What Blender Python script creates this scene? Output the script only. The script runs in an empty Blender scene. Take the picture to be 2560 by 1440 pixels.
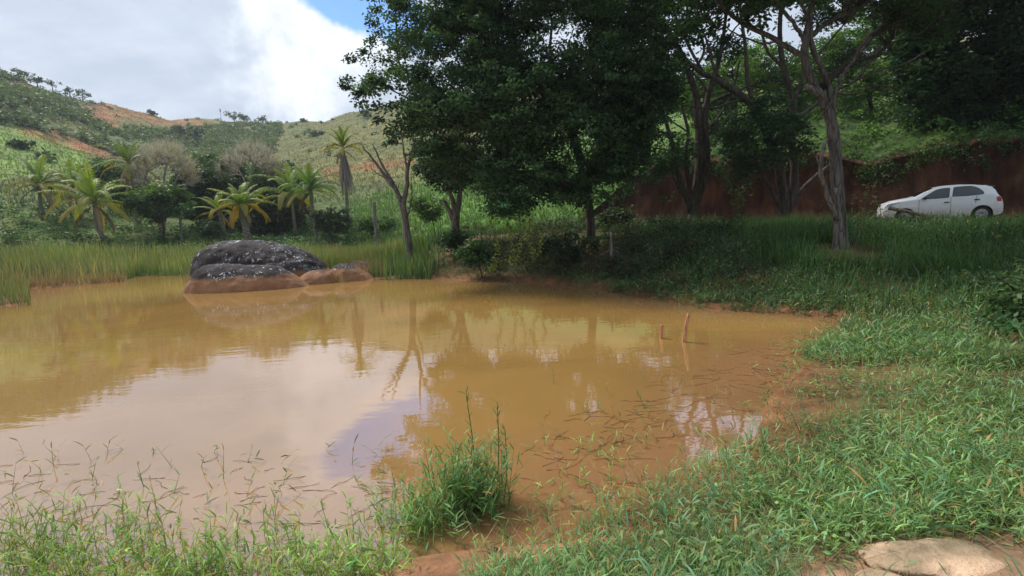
import bpy, math, random
import numpy as np
from mathutils import Vector, Matrix

# ------------------------------------------------------------------ camera
F, PW, PH = 1300.0, 2560.0, 1440.0
EYE = np.array([0.0, 0.0, 1.9])
PITCH, ROLL = math.atan(167.0 / F), math.radians(2.5)
_f = np.array([0, math.cos(PITCH), -math.sin(PITCH)])
_r0 = np.array([1.0, 0, 0]); _u0 = np.array([0, math.sin(PITCH), math.cos(PITCH)])
_r = math.cos(ROLL) * _r0 - math.sin(ROLL) * _u0
_u = math.sin(ROLL) * _r0 + math.cos(ROLL) * _u0

scene = bpy.context.scene
COL = scene.collection
cam = bpy.data.cameras.new('camera')
cam.sensor_width = 36.0; cam.lens = F / PW * 36.0
cam.clip_start = 0.05; cam.clip_end = 5000
cam_o = bpy.data.objects.new('camera', cam); COL.objects.link(cam_o)
cam_o.matrix_world = Matrix(((_r[0], _u[0], -_f[0], EYE[0]), (_r[1], _u[1], -_f[1], EYE[1]),
                             (_r[2], _u[2], -_f[2], EYE[2]), (0, 0, 0, 1)))
scene.camera = cam_o

def ray(px, py):
    return _f + (px - PW / 2) / F * _r - (py - PH / 2) / F * _u
def at(px, py, Y):
    d = ray(px, py); return EYE + d * (Y / d[1])
def gz(px, py, z=0.0):
    d = ray(px, py); return EYE + d * ((z - EYE[2]) / d[2])
def hz(px, py, r):
    d = ray(px, py); return EYE[2] + r * d[2] / math.hypot(d[0], d[1])
def proj(P):
    q = np.asarray(P, float) - EYE
    z = q @ _f; z = np.where(z < 0.05, 0.05, z)
    return PW / 2 + F * (q @ _r) / z, PH / 2 - F * (q @ _u) / z

# ------------------------------------------------------------------ world, sun, exposure
SUN_EL, SUN_AZ = math.radians(56), math.radians(-50)      # azimuth from +Y, negative = left
world = bpy.data.worlds.new('World'); scene.world = world; world.use_nodes = True
world.cycles.sampling_method = 'MANUAL'; world.cycles.sample_map_resolution = 512
def nodes_of(tree):
    n, l = tree.nodes, tree.links
    def N(t, **kw):
        x = n.new(t)
        for k, v in kw.items():
            if k.startswith('i_'):
                key = k[2:]; key = int(key) if key.isdigit() else key.replace('_', ' ')
                x.inputs[key].default_value = v
            else: setattr(x, k, v)
        return x
    def L(a, b): l.new(a, b)
    def M(op, a, b=None, clamp=False):
        x = n.new('ShaderNodeMath'); x.operation = op; x.use_clamp = clamp
        for i, v in enumerate((a, b)):
            if v is None: continue
            if isinstance(v, (int, float)): x.inputs[i].default_value = v
            else: l.new(v, x.inputs[i])
        return x.outputs[0]
    def mix(fac, a, b, mode='MIX'):
        x = n.new('ShaderNodeMix'); x.data_type = 'RGBA'; x.blend_type = mode
        for i, v in ((0, fac), (6, a), (7, b)):
            if isinstance(v, (int, float)): x.inputs[i].default_value = v
            elif isinstance(v, tuple): x.inputs[i].default_value = v if len(v) == 4 else v + (1,)
            else: l.new(v, x.inputs[i])
        return x.outputs[2]
    def ramp(v, a, b, s='SMOOTHSTEP', lo=0.0, hi=1.0):
        x = n.new('ShaderNodeMapRange'); x.interpolation_type = s
        x.inputs[1].default_value = a; x.inputs[2].default_value = b
        x.inputs[3].default_value = lo; x.inputs[4].default_value = hi
        l.new(v, x.inputs[0]); return x.outputs[0]
    def noise(vec, scale, detail=4, rough=0.55, dist=0.0):
        x = n.new('ShaderNodeTexNoise'); x.inputs['Scale'].default_value = scale
        x.inputs['Detail'].default_value = detail; x.inputs['Roughness'].default_value = rough
        x.inputs['Distortion'].default_value = dist
        if vec is not None: l.new(vec, x.inputs['Vector'])
        return x.outputs[0]
    return N, L, M, mix, ramp, noise
def _world():
    t = world.node_tree; t.nodes.clear()
    N, L, M, mix, ramp, noise = nodes_of(t)
    out = N('ShaderNodeOutputWorld'); bg = N('ShaderNodeBackground'); bg.inputs[1].default_value = 0.1
    L(bg.outputs[0], out.inputs[0])
    sky = N('ShaderNodeTexSky'); sky.sky_type = 'NISHITA'; sky.sun_disc = False
    sky.sun_elevation = SUN_EL; sky.sun_rotation = SUN_AZ; sky.air_density = 1.0; sky.dust_density = 0.3; sky.ozone_density = 2.0
    tc = N('ShaderNodeTexCoord'); d = tc.outputs['Generated']
    sp = N('ShaderNodeSeparateXYZ'); L(d, sp.inputs[0])
    zz = M('ADD', M('MAXIMUM', sp.outputs[2], 0.0), 0.22)
    cb = N('ShaderNodeCombineXYZ'); L(M('DIVIDE', sp.outputs[0], zz), cb.inputs[0]); L(M('DIVIDE', sp.outputs[1], zz), cb.inputs[1])
    p = cb.outputs[0]
    st = N('ShaderNodeMapping'); st.inputs['Rotation'].default_value = (0, 0, 0.5); st.inputs['Scale'].default_value = (1.0, 2.3, 1); L(p, st.inputs[0])
    soft = noise(st.outputs[0], 1.1, 4, 0.5)
    fine = noise(p, 3.2, 6, 0.6)
    puff = noise(d, 9.0, 6, 0.6)
    # break in the cloud showing blue
    c = ray(893, -2); c /= np.linalg.norm(c); e = ray(1010, 42) - ray(760, -70); e -= c * (e @ c); e /= np.linalg.norm(e); k = np.cross(c, e)
    def dot(v):
        x = N('ShaderNodeVectorMath', operation='DOT_PRODUCT'); L(d, x.inputs[0]); x.inputs[1].default_value = tuple(v); return x.outputs['Value']
    u = M('DIVIDE', dot(e), 0.15); v = M('DIVIDE', dot(k), 0.048)
    q = M('ADD', M('ADD', M('MULTIPLY', u, u), M('MULTIPLY', v, v)), M('MULTIPLY', M('SUBTRACT', puff, 0.5), 2.6))
    front = ramp(dot(c), 0.5, 0.8)
    hole = M('MULTIPLY', ramp(q, 0.55, 1.25, lo=1.0, hi=0.0), front)
    # thin places of the cloud deck
    thin = M('MULTIPLY', ramp(soft, 0.50, 0.72), 0.38)
    shade = ramp(M('ADD', M('MULTIPLY', soft, 0.45), M('MULTIPLY', fine, 0.55)), 0.38, 0.64)
    cloud = mix(shade, (3.95, 4.6, 5.6), (5.2, 5.75, 6.6))
    b = ray(800, 95); b /= np.linalg.norm(b)
    glow = M('MULTIPLY', ramp(M('ADD', dot(b), M('MULTIPLY', M('SUBTRACT', puff, 0.5), 0.05)), 0.984, 1.0), 0.5)
    cloud = mix(glow, cloud, (10.0, 10.1, 10.4))
    blue = mix(1.0, sky.outputs[0], (0.8, 1.05, 1.3), 'MULTIPLY')
    c1 = mix(thin, cloud, (2.6, 4.2, 7.2))
    c2 = mix(hole, c1, blue)
    L(c2, bg.inputs[0])
_world()
sun = bpy.data.lights.new('sun', 'SUN'); sun.energy = 3.0; sun.angle = math.radians(14); sun.color = (1.0, 0.95, 0.87)
sun_o = bpy.data.objects.new('sun', sun); COL.objects.link(sun_o)
_sd = Vector((math.sin(SUN_AZ) * math.cos(SUN_EL), math.cos(SUN_AZ) * math.cos(SUN_EL), math.sin(SUN_EL)))
sun_o.rotation_euler = _sd.to_track_quat('Z', 'Y').to_euler(); sun_o.location = (0, 0, 60)
vs = scene.view_settings; vs.view_transform = 'Standard'; vs.look = 'None'; vs.exposure = 0.58; vs.gamma = 1.0; vs.use_curve_mapping = False
scene.cycles.max_bounces = 6; scene.cycles.transparent_max_bounces = 6
scene.cycles.diffuse_bounces = 3; scene.cycles.glossy_bounces = 3; scene.cycles.transmission_bounces = 3

# ------------------------------------------------------------------ numeric helpers
rng = np.random.default_rng(11)
def U(a, b, n=None): return rng.uniform(a, b, n)
def sstep(a, b, x):
    t = np.clip((np.asarray(x, float) - a) / (b - a), 0, 1); return t * t * (3 - 2 * t)
def _hash(ix, iy, iz):
    h = (ix * 374761393 + iy * 668265263 + iz * 2147483647) & 0xffffffff
    h = ((h ^ (h >> 13)) * 1274126177) & 0xffffffff
    return ((h ^ (h >> 16)) & 0xffff) / 65535.0
def vnoise(p):
    p = np.asarray(p, float); i = np.floor(p).astype(np.int64); f = p - i; f = f * f * (3 - 2 * f)
    r = 0
    for a in (0, 1):
        for b in (0, 1):
            for c in (0, 1):
                w = (f[..., 0] if a else 1 - f[..., 0]) * (f[..., 1] if b else 1 - f[..., 1]) * (f[..., 2] if c else 1 - f[..., 2])
                r = r + w * _hash(i[..., 0] + a, i[..., 1] + b, i[..., 2] + c)
    return r * 2 - 1
def fbm(p, o=4):
    p = np.asarray(p, float); s, a = 0, 0.5
    for k in range(o): s = s + a * vnoise(p * 2 ** k + 17.3 * k); a *= 0.5
    return s
def fb2(x, y, s, o=4):
    return fbm(np.stack([np.asarray(x, float) * s, np.asarray(y, float) * s, np.zeros_like(np.asarray(x, float)) + 3.7], -1), o)
def inpoly(px, py, poly):
    px, py = np.asarray(px), np.asarray(py); r = np.zeros(px.shape, bool); n = len(poly)
    for i in range(n):
        (x1, y1), (x2, y2) = poly[i], poly[(i + 1) % n]
        if y1 == y2: continue
        c = ((y1 > py) != (y2 > py)) & (px < (x2 - x1) * (py - y1) / (y2 - y1) + x1); r ^= c
    return r
def polydist(px, py, poly, closed=True):
    d = np.full(np.shape(px), 1e9); n = len(poly)
    for i in range(n if closed else n - 1):
        a = np.array(poly[i], float); b = np.array(poly[(i + 1) % n], float); e = b - a
        t = np.clip(((px - a[0]) * e[0] + (py - a[1]) * e[1]) / max(e @ e, 1e-9), 0, 1)
        d = np.minimum(d, np.hypot(px - a[0] - t * e[0], py - a[1] - t * e[1]))
    return d

class Geo:
    """collects vertices, faces and a colour per vertex for ONE mesh"""
    def __init__(s): s.V, s.Fq, s.C, s.n = [], {}, [], 0
    def add(s, V, faces, col):
        V = np.asarray(V, float).reshape(-1, 3); col = np.asarray(col, float)
        if col.ndim == 1: col = np.tile(col, (len(V), 1))
        s.V.append(V); s.C.append(col)
        for f in faces:
            f = np.asarray(f, np.int64)
            if f.size: s.Fq.setdefault(f.shape[1], []).append(f + s.n)
        s.n += len(V); return s
    def mesh(s, name, mat, smooth=False):
        V = np.concatenate(s.V); C = np.concatenate(s.C)
        me = bpy.data.meshes.new(name); me.vertices.add(len(V)); me.vertices.foreach_set('co', V.astype(np.float32).ravel())
        loops, starts, off = [], [], 0
        for k, fs in s.Fq.items():
            f = np.concatenate(fs); loops.append(f.ravel()); starts.append(off + np.arange(len(f)) * k); off += f.size
        loops = np.concatenate(loops); starts = np.concatenate(starts)
        me.loops.add(len(loops)); me.loops.foreach_set('vertex_index', loops.astype(np.int32))
        me.polygons.add(len(starts)); me.polygons.foreach_set('loop_start', starts.astype(np.int32))
        me.update(calc_edges=True); me.validate()
        a = me.color_attributes.new('Col', 'FLOAT_COLOR', 'POINT')
        a.data.foreach_set('color', np.concatenate([C, np.ones((len(C), 1))], 1).astype(np.float32).ravel())
        if smooth: me.polygons.foreach_set('use_smooth', np.ones(len(starts), bool))
        me.materials.append(mat); return me
def obj(name, geo, mat, parent=None, smooth=False, kind=None, origin=None):
    me = geo if isinstance(geo, bpy.types.Mesh) else geo.mesh(name, mat, smooth)
    o = bpy.data.objects.new(name, me); COL.objects.link(o)
    if origin is not None:
        me.transform(Matrix.Translation(-Vector(origin))); 
        if parent is None: o.location = origin
    if parent is not None: o.parent = parent
    if kind: o['kind'] = kind
    return o
def tag(o, label, cat, group=None):
    o['label'] = label; o['category'] = cat
    if group: o['group'] = group
    return o
def thing(name, label, cat, loc, group=None):
    o = bpy.data.objects.new(name, None); COL.objects.link(o); o.location = tuple(loc); o.empty_display_size = 0.3
    return tag(o, label, cat, group)
def part(name, geo, mat, parent, smooth=False, kind=None):
    """geo in world coordinates -> child mesh of a thing standing at parent.location (or of a part)"""
    if isinstance(geo, Geo) and geo.n == 0: return None
    root = parent
    while root.parent is not None: root = root.parent
    return obj(name, geo, mat, parent, smooth, kind, origin=tuple(root.location))

def tube(geo, pts, rad, sides=8, col=(1, 1, 1), gnarl=0.0, cap=True, seed=0.0):
    P = np.asarray(pts, float); R = np.broadcast_to(np.asarray(rad, float), (len(P),)); n = len(P)
    T = np.gradient(P, axis=0); T /= np.linalg.norm(T, axis=1)[:, None] + 1e-9
    ref = np.array([0.31, 0.95, 0.05]) if abs(T[:, 2]).mean() > 0.5 else np.array([0.05, 0.1, 1.0])
    A = np.cross(T, ref); A /= np.linalg.norm(A, axis=1)[:, None] + 1e-9; B = np.cross(T, A)
    a = np.linspace(0, 2 * np.pi, sides, endpoint=False)
    rr = np.ones((n, sides))
    if gnarl:
        q = np.stack(np.broadcast_arrays(np.cos(a)[None, :] * 1.6 + seed, np.sin(a)[None, :] * 1.6, (np.arange(n) * 0.35)[:, None]), -1)
        rr = 1 + gnarl * (fbm(q, 3) * 1.6)
    V = P[:, None, :] + (R[:, None] * rr)[..., None] * (np.cos(a)[None, :, None] * A[:, None, :] + np.sin(a)[None, :, None] * B[:, None, :])
    i = np.arange(n - 1)[:, None] * sides; j = np.arange(sides)[None, :]; k = (j + 1) % sides
    Q = np.stack([i + j, i + k, i + sides + k, i + sides + j], -1).reshape(-1, 4)
    V = V.reshape(-1, 3); faces = [Q]
    if cap:
        V = np.concatenate([V, P[:1], P[-1:]]); m = n * sides; jj = np.arange(sides); kk = (jj + 1) % sides
        faces.append(np.concatenate([np.stack([np.full(sides, m), kk, jj], 1), np.stack([np.full(sides, m + 1), (n - 1) * sides + jj, (n - 1) * sides + kk], 1)]))
    geo.add(V, faces, col); return geo
def smoothpath(pts, n):
    """Catmull-Rom through pts"""
    P = np.asarray(pts, float); P = np.concatenate([2 * P[:1] - P[1:2], P, 2 * P[-1:] - P[-2:-1]]); m = len(P) - 3
    t = np.linspace(0, m - 1e-6, n); i = t.astype(int); f = (t - i)[:, None]
    a, b, c, d = P[i], P[i + 1], P[i + 2], P[i + 3]
    return 0.5 * (2 * b + (c - a) * f + (2 * a - 5 * b + 4 * c - d) * f ** 2 + (3 * b - 3 * c + d - a) * f ** 3)
def unit(v): return v / (np.linalg.norm(v, axis=-1, keepdims=True) + 1e-9)
def leaves(geo, P, L, W, col, up=0.6, droop=0.0, axis=None):
    """rhombic leaf per point; up = how much the leaf faces the sky"""
    n = len(P); d = unit(rng.normal(size=(n, 3)) * [1, 1, 0.5] - [0, 0, droop]) if axis is None else axis
    nr = rng.normal(size=(n, 3)) * (1 - up) + np.array([0, 0, up]); s = unit(np.cross(d, nr)); nn = np.cross(s, d)
    L = np.broadcast_to(L, (n,))[:, None]; W = np.broadcast_to(W, (n,))[:, None]
    m = P + d * L * 0.45 - nn * L * 0.05
    V = np.stack([P, m + s * W * 0.5, P + d * L - nn * L * 0.12, m - s * W * 0.5], 1)
    geo.add(V.reshape(-1, 3), [np.arange(n * 4).reshape(-1, 4)], np.repeat(np.broadcast_to(col, (n, 3)), 4, 0))
def blades(geo, P, az, L, W, lean, curve, nseg, col, tipcol=None, lens=False, ret=None):
    n = len(P); t = np.linspace(0, 1, nseg + 1)
    b = lambda x: np.broadcast_to(np.asarray(x, float), (n,))
    az, L, W, lean, curve = map(b, (az, L, W, lean, curve))
    tm = (t[1:] + t[:-1]) / 2; th = lean[:, None] + curve[:, None] * tm[None, :]
    st = (L / nseg)[:, None, None] * np.stack([np.sin(th) * np.cos(az)[:, None], np.sin(th) * np.sin(az)[:, None], np.cos(th)], -1)
    C = np.concatenate([P[:, None, :], P[:, None, :] + np.cumsum(st, 1)], 1)
    tw = rng.normal(0, 0.5, n); s = np.stack([-np.sin(az) * np.cos(tw), np.cos(az) * np.cos(tw), np.sin(tw)], -1)
    w = (np.sin(np.pi * (0.12 + 0.88 * t)) ** 0.8 if lens else (1 - t) ** 0.6 * 0.97 + 0.03)
    off = s[:, None, :] * (W[:, None] * w[None, :] * 0.5)[..., None]
    V = np.stack([C - off, C + off], 2).reshape(-1, 3)
    i = np.arange(n)[:, None] * 2 * (nseg + 1) + np.arange(nseg)[None, :] * 2
    Q = np.stack([i, i + 1, i + 3, i + 2], -1).reshape(-1, 4)
    col = np.broadcast_to(col, (n, 3))
    tc = col if tipcol is None else np.broadcast_to(tipcol, (n, 3))
    cc = col[:, None, :] * (1 - t)[None, :, None] + tc[:, None, :] * t[None, :, None]
    geo.add(V, [Q], np.repeat(cc, 2, 1).reshape(-1, 3))
    return C
def clump(P, s=0.7, a=0.55):
    return np.clip(1 + a * 1.6 * fb2(P[:, 0], P[:, 1], s, 3), .35, 1.8)[:, None]
def tint(base, n, v=0.25, warm=0.12):
    base = np.asarray(base, float); k = np.exp(rng.normal(0, v, (n, 1))); h = rng.normal(0, warm, (n, 1))
    return np.clip(base * k * np.concatenate([1 + h, np.ones((n, 1)), 1 - h], 1), 0.003, 0.9)

# ------------------------------------------------------------------ materials
def new_mat(name):
    m = bpy.data.materials.new(name); m.use_nodes = True; t = m.node_tree; t.nodes.clear()
    tools = nodes_of(t); out = tools[0]('ShaderNodeOutputMaterial')
    return m, tools, out
def leaf_material(name, trans=0.35, rough=0.45, spec=0.35):
    m, (N, L, M, mix, ramp, noise), out = new_mat(name)
    at_ = N('ShaderNodeAttribute', attribute_name='Col'); tc = N('ShaderNodeTexCoord')
    v = noise(tc.outputs['Object'], 1.4, 3)
    c = mix(1.0, at_.outputs['Color'], mix(v, (0.72, 0.76, 0.7), (1.3, 1.22, 1.25)), 'MULTIPLY')
    p = N('ShaderNodeBsdfPrincipled'); L(c, p.inputs['Base Color']); p.inputs['Roughness'].default_value = rough
    p.inputs['Specular IOR Level'].default_value = spec
    tr = N('ShaderNodeBsdfTranslucent'); L(mix(1.0, c, (1.25, 1.3, 0.6), 'MULTIPLY'), tr.inputs[0])
    ms = N('ShaderNodeMixShader'); ms.inputs[0].default_value = trans; L(p.outputs[0], ms.inputs[1]); L(tr.outputs[0], ms.inputs[2]); L(ms.outputs[0], out.inputs[0])
    return m
LEAF = leaf_material('leaf_green', 0.36, 0.5, 0.22)
GRASS = leaf_material('grass_blade', 0.3, 0.5, 0.3)
DRY = leaf_material('dry_stem', 0.1, 0.7, 0.2)
def bark_material(name, a, b, scale=9.0, stretch=0.18, bump=0.6):
    m, (N, L, M, mix, ramp, noise), out = new_mat(name)
    tc = N('ShaderNodeTexCoord'); mp = N('ShaderNodeMapping'); mp.inputs['Scale'].default_value = (1, 1, stretch); L(tc.outputs['Object'], mp.inputs[0])
    n1 = noise(mp.outputs[0], scale, 8, 0.65, 0.4); n2 = noise(tc.outputs['Object'], 1.7, 4)
    w = N('ShaderNodeTexVoronoi', feature='DISTANCE_TO_EDGE'); w.inputs['Scale'].default_value = scale * 1.3; L(mp.outputs[0], w.inputs['Vector'])
    fis = ramp(w.outputs['Distance'], 0.0, 0.14)
    at_ = N('ShaderNodeAttribute', attribute_name='Col')
    c = mix(ramp(n1, 0.3, 0.7), a, b); c = mix(1.0, c, mix(n2, (0.65, 0.65, 0.65), (1.35, 1.3, 1.25)), 'MULTIPLY')
    c = mix(1.0, c, mix(fis, (0.55, 0.52, 0.5), (1.0, 1.0, 1.0)), 'MULTIPLY'); c = mix(1.0, c, at_.outputs['Color'], 'MULTIPLY')
    p = N('ShaderNodeBsdfPrincipled'); L(c, p.inputs['Base Color']); p.inputs['Roughness'].default_value = 0.85; p.inputs['Specular IOR Level'].default_value = 0.2
    bp = N('ShaderNodeBump'); bp.inputs['Strength'].default_value = bump; bp.inputs['Distance'].default_value = 0.04
    L(M('ADD', n1, M('MULTIPLY', fis, 0.6)), bp.inputs['Height']); L(bp.outputs[0], p.inputs['Normal']); L(p.outputs[0], out.inputs[0])
    return m
BARK = bark_material('bark_grey_brown', (0.10, 0.085, 0.075), (0.28, 0.25, 0.23))
BARK_D = bark_material('bark_dark', (0.05, 0.04, 0.035), (0.13, 0.105, 0.085))
BARK_P = bark_material('palm_bark', (0.16, 0.14, 0.12), (0.34, 0.31, 0.28), 5.0, 2.2, 0.5)
WOOD_RED = bark_material('stained_wood', (0.40, 0.17, 0.09), (0.58, 0.30, 0.18), 16.0, 0.12, 0.3)
WOOD_PALE = bark_material('weathered_wood', (0.22, 0.15, 0.09), (0.42, 0.32, 0.21), 14.0, 0.2, 0.4)
def plain(name, col, rough=0.5, metal=0.0, spec=0.5, coat=0.0, dirt=0.0, dirtcol=(0.2, 0.12, 0.07)):
    m, (N, L, M, mix, ramp, noise), out = new_mat(name)
    tc = N('ShaderNodeTexCoord'); n1 = noise(tc.outputs['Object'], 6.0, 5)
    c = mix(n1, tuple(x * 0.93 for x in col), tuple(min(1, x * 1.05) for x in col))
    if dirt:
        sp = N('ShaderNodeSeparateXYZ'); L(tc.outputs['Object'], sp.inputs[0])
        low = M('MULTIPLY', ramp(sp.outputs[2], 0.15, 0.75, lo=1.0, hi=0.0), ramp(noise(tc.outputs['Object'], 3.5, 7, 0.7), 0.35, 0.75))
        c = mix(M('MULTIPLY', low, dirt), c, dirtcol)
    p = N('ShaderNodeBsdfPrincipled'); L(c, p.inputs['Base Color']); p.inputs['Roughness'].default_value = rough
    p.inputs['Metallic'].default_value = metal; p.inputs['Specular IOR Level'].default_value = spec; p.inputs['Coat Weight'].default_value = coat; p.inputs['Coat Roughness'].default_value = 0.06
    L(p.outputs[0], out.inputs[0]); return m
def ground_material():
    m, (N, L, M, mix, ramp, noise), out = new_mat('ground_soil_and_turf')
    tc = N('ShaderNodeTexCoord'); P = tc.outputs['Object']; at_ = N('ShaderNodeAttribute', attribute_name='Col')
    n1 = noise(P, 0.16, 6, 0.62); n2 = noise(P, 1.1, 6, 0.65); n3 = noise(P, 22.0, 5, 0.7)
    c = mix(1.0, at_.outputs['Color'], mix(ramp(n2, 0.3, 0.7), (0.62, 0.66, 0.6), (1.3, 1.25, 1.2)), 'MULTIPLY')
    c = mix(1.0, c, mix(ramp(n1, 0.3, 0.7), (0.8, 0.82, 0.8), (1.2, 1.16, 1.1)), 'MULTIPLY')
    n4 = noise(P, 0.5, 8, 0.78)
    c = mix(1.0, c, mix(ramp(n4, 0.32, 0.68), (0.5, 0.56, 0.5), (1.45, 1.38, 1.35)), 'MULTIPLY')
    c = mix(1.0, c, mix(n3, (0.7, 0.7, 0.7), (1.25, 1.25, 1.25)), 'MULTIPLY')
    p = N('ShaderNodeBsdfPrincipled'); L(c, p.inputs['Base Color']); p.inputs['Roughness'].default_value = 0.9; p.inputs['Specular IOR Level'].default_value = 0.15
    b1 = N('ShaderNodeBump'); b1.inputs['Strength'].default_value = 0.5; b1.inputs['Distance'].default_value = 0.25; L(n2, b1.inputs['Height'])
    b2 = N('ShaderNodeBump'); b2.inputs['Strength'].default_value = 0.6; b2.inputs['Distance'].default_value = 0.03; L(n3, b2.inputs['Height']); L(b1.outputs[0], b2.inputs['Normal'])
    L(b2.outputs[0], p.inputs['Normal']); L(p.outputs[0], out.inputs[0]); return m
GROUND = ground_material()
def water_material():
    m, (N, L, M, mix, ramp, noise), out = new_mat('muddy_water')
    tc = N('ShaderNodeTexCoord'); P = tc.outputs['Object']; at_ = N('ShaderNodeAttribute', attribute_name='Col')
    n1 = noise(P, 0.35, 5, 0.55, 0.6)
    c = mix(1.0, at_.outputs['Color'], mix(ramp(n1, 0.3, 0.7), (0.86, 0.86, 0.84), (1.12, 1.1, 1.1)), 'MULTIPLY')
    mp = N('ShaderNodeMapping'); mp.inputs['Scale'].default_value = (0.55, 1.5, 1); L(P, mp.inputs[0])
    h = M('ADD', M('MULTIPLY', noise(mp.outputs[0], 3.2, 3, 0.5), 1.0), M('MULTIPLY', noise(mp.outputs[0], 14.0, 2, 0.5), 0.12))
    bp = N('ShaderNodeBump'); bp.inputs['Strength'].default_value = 0.022; bp.inputs['Distance'].default_value = 0.08; L(h, bp.inputs['Height'])
    df = N('ShaderNodeBsdfDiffuse'); L(c, df.inputs[0])
    gl = N('ShaderNodeBsdfGlossy'); gl.inputs['Roughness'].default_value = 0.012; gl.inputs['Color'].default_value = (0.96, 0.93, 1.0, 1); L(bp.outputs[0], gl.inputs['Normal'])
    fr = N('ShaderNodeFresnel'); fr.inputs['IOR'].default_value = 2.9; L(bp.outputs[0], fr.inputs['Normal'])
    ms = N('ShaderNodeMixShader'); L(fr.outputs[0], ms.inputs[0]); L(df.outputs[0], ms.inputs[1]); L(gl.outputs[0], ms.inputs[2]); L(ms.outputs[0], out.inputs[0])
    return m
WATER = water_material()
def rock_material():
    m, (N, L, M, mix, ramp, noise), out = new_mat('lichen_rock')
    g = N('ShaderNodeNewGeometry'); P = g.outputs['Position']; sp = N('ShaderNodeSeparateXYZ'); L(P, sp.inputs[0])
    nb = noise(P, 2.2, 7, 0.62); nf = noise(P, 11.0, 8, 0.7); ns = noise(P, 0.9, 4)
    dark = mix(ramp(nb, 0.3, 0.7), (0.010, 0.008, 0.009), (0.042, 0.031, 0.031))
    grey = mix(nf, (0.07, 0.068, 0.072), (0.20, 0.195, 0.20))
    n4 = noise(P, 5.0, 6, 0.7)
    nz = N('ShaderNodeSeparateXYZ'); L(g.outputs['Normal'], nz.inputs[0])
    gm = ramp(M('ADD', M('ADD', M('MULTIPLY', ns, 0.5), M('MULTIPLY', nf, 0.5)), M('MULTIPLY', nz.outputs[2], 0.10)), 0.60, 0.70)
    c = mix(gm, dark, grey)
    vo = N('ShaderNodeTexVoronoi'); vo.inputs['Scale'].default_value = 4.2; vo.inputs['Randomness'].default_value = 1.0; L(P, vo.inputs['Vector'])
    stv = N('ShaderNodeMapping'); stv.inputs['Scale'].default_value = (1, 1, 0.45); L(P, stv.inputs[0])
    lic = noise(stv.outputs[0], 6.5, 8, 0.72)
    spot = M('MAXIMUM', M('MULTIPLY', ramp(M('ADD', vo.outputs['Distance'], M('MULTIPLY', nf, 0.35)), 0.28, 0.34, lo=1.0, hi=0.0), ramp(ns, 0.48, 0.58)), M('MULTIPLY', ramp(lic, 0.575, 0.63), ramp(ns, 0.38, 0.52)))
    c = mix(spot, c, (0.55, 0.57, 0.60))
    stain = mix(ramp(nb, 0.25, 0.75), (0.20, 0.09, 0.045), (0.37, 0.19, 0.095)); stain = mix(ramp(n4, 0.35, 0.8), stain, (0.20, 0.115, 0.07))
    edge = ramp(M('ADD', sp.outputs[2], M('ADD', M('MULTIPLY', M('SUBTRACT', nb, 0.5), 0.38), M('MULTIPLY', M('SUBTRACT', nf, 0.5), 0.16))), 0.36, 0.52, lo=1.0, hi=0.0)
    c = mix(edge, c, stain)
    p = N('ShaderNodeBsdfPrincipled'); L(c, p.inputs['Base Color']); p.inputs['Roughness'].default_value = 0.85; p.inputs['Specular IOR Level'].default_value = 0.25
    bp = N('ShaderNodeBump'); bp.inputs['Strength'].default_value = 0.7; bp.inputs['Distance'].default_value = 0.08; L(M('ADD', nb, M('MULTIPLY', nf, 0.4)), bp.inputs['Height'])
    L(bp.outputs[0], p.inputs['Normal']); L(p.outputs[0], out.inputs[0]); return m
ROCK = rock_material()
def earth_material():
    m, (N, L, M, mix, ramp, noise), out = new_mat('red_earth_cut')
    tc = N('ShaderNodeTexCoord'); P = tc.outputs['Object']; at_ = N('ShaderNodeAttribute', attribute_name='Col')
    mp = N('ShaderNodeMapping'); mp.inputs['Scale'].default_value = (1, 1, 0.14); L(P, mp.inputs[0])
    n1 = noise(mp.outputs[0], 2.4, 7, 0.65, 0.3); n2 = noise(P, 9.0, 6, 0.7)
    c = mix(1.0, at_.outputs['Color'], mix(ramp(n1, 0.3, 0.7), (0.5, 0.47, 0.45), (1.35, 1.3, 1.25)), 'MULTIPLY')
    c = mix(1.0, c, mix(n2, (0.75, 0.75, 0.75), (1.2, 1.2, 1.2)), 'MULTIPLY')
    p = N('ShaderNodeBsdfPrincipled'); L(c, p.inputs['Base Color']); p.inputs['Roughness'].default_value = 0.95; p.inputs['Specular IOR Level'].default_value = 0.1
    bp = N('ShaderNodeBump'); bp.inputs['Strength'].default_value = 0.8; bp.inputs['Distance'].default_value = 0.15; L(M('ADD', n1, M('MULTIPLY', n2, 0.3)), bp.inputs['Height'])
    L(bp.outputs[0], p.inputs['Normal']); L(p.outputs[0], out.inputs[0]); return m
EARTH = earth_material()

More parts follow.
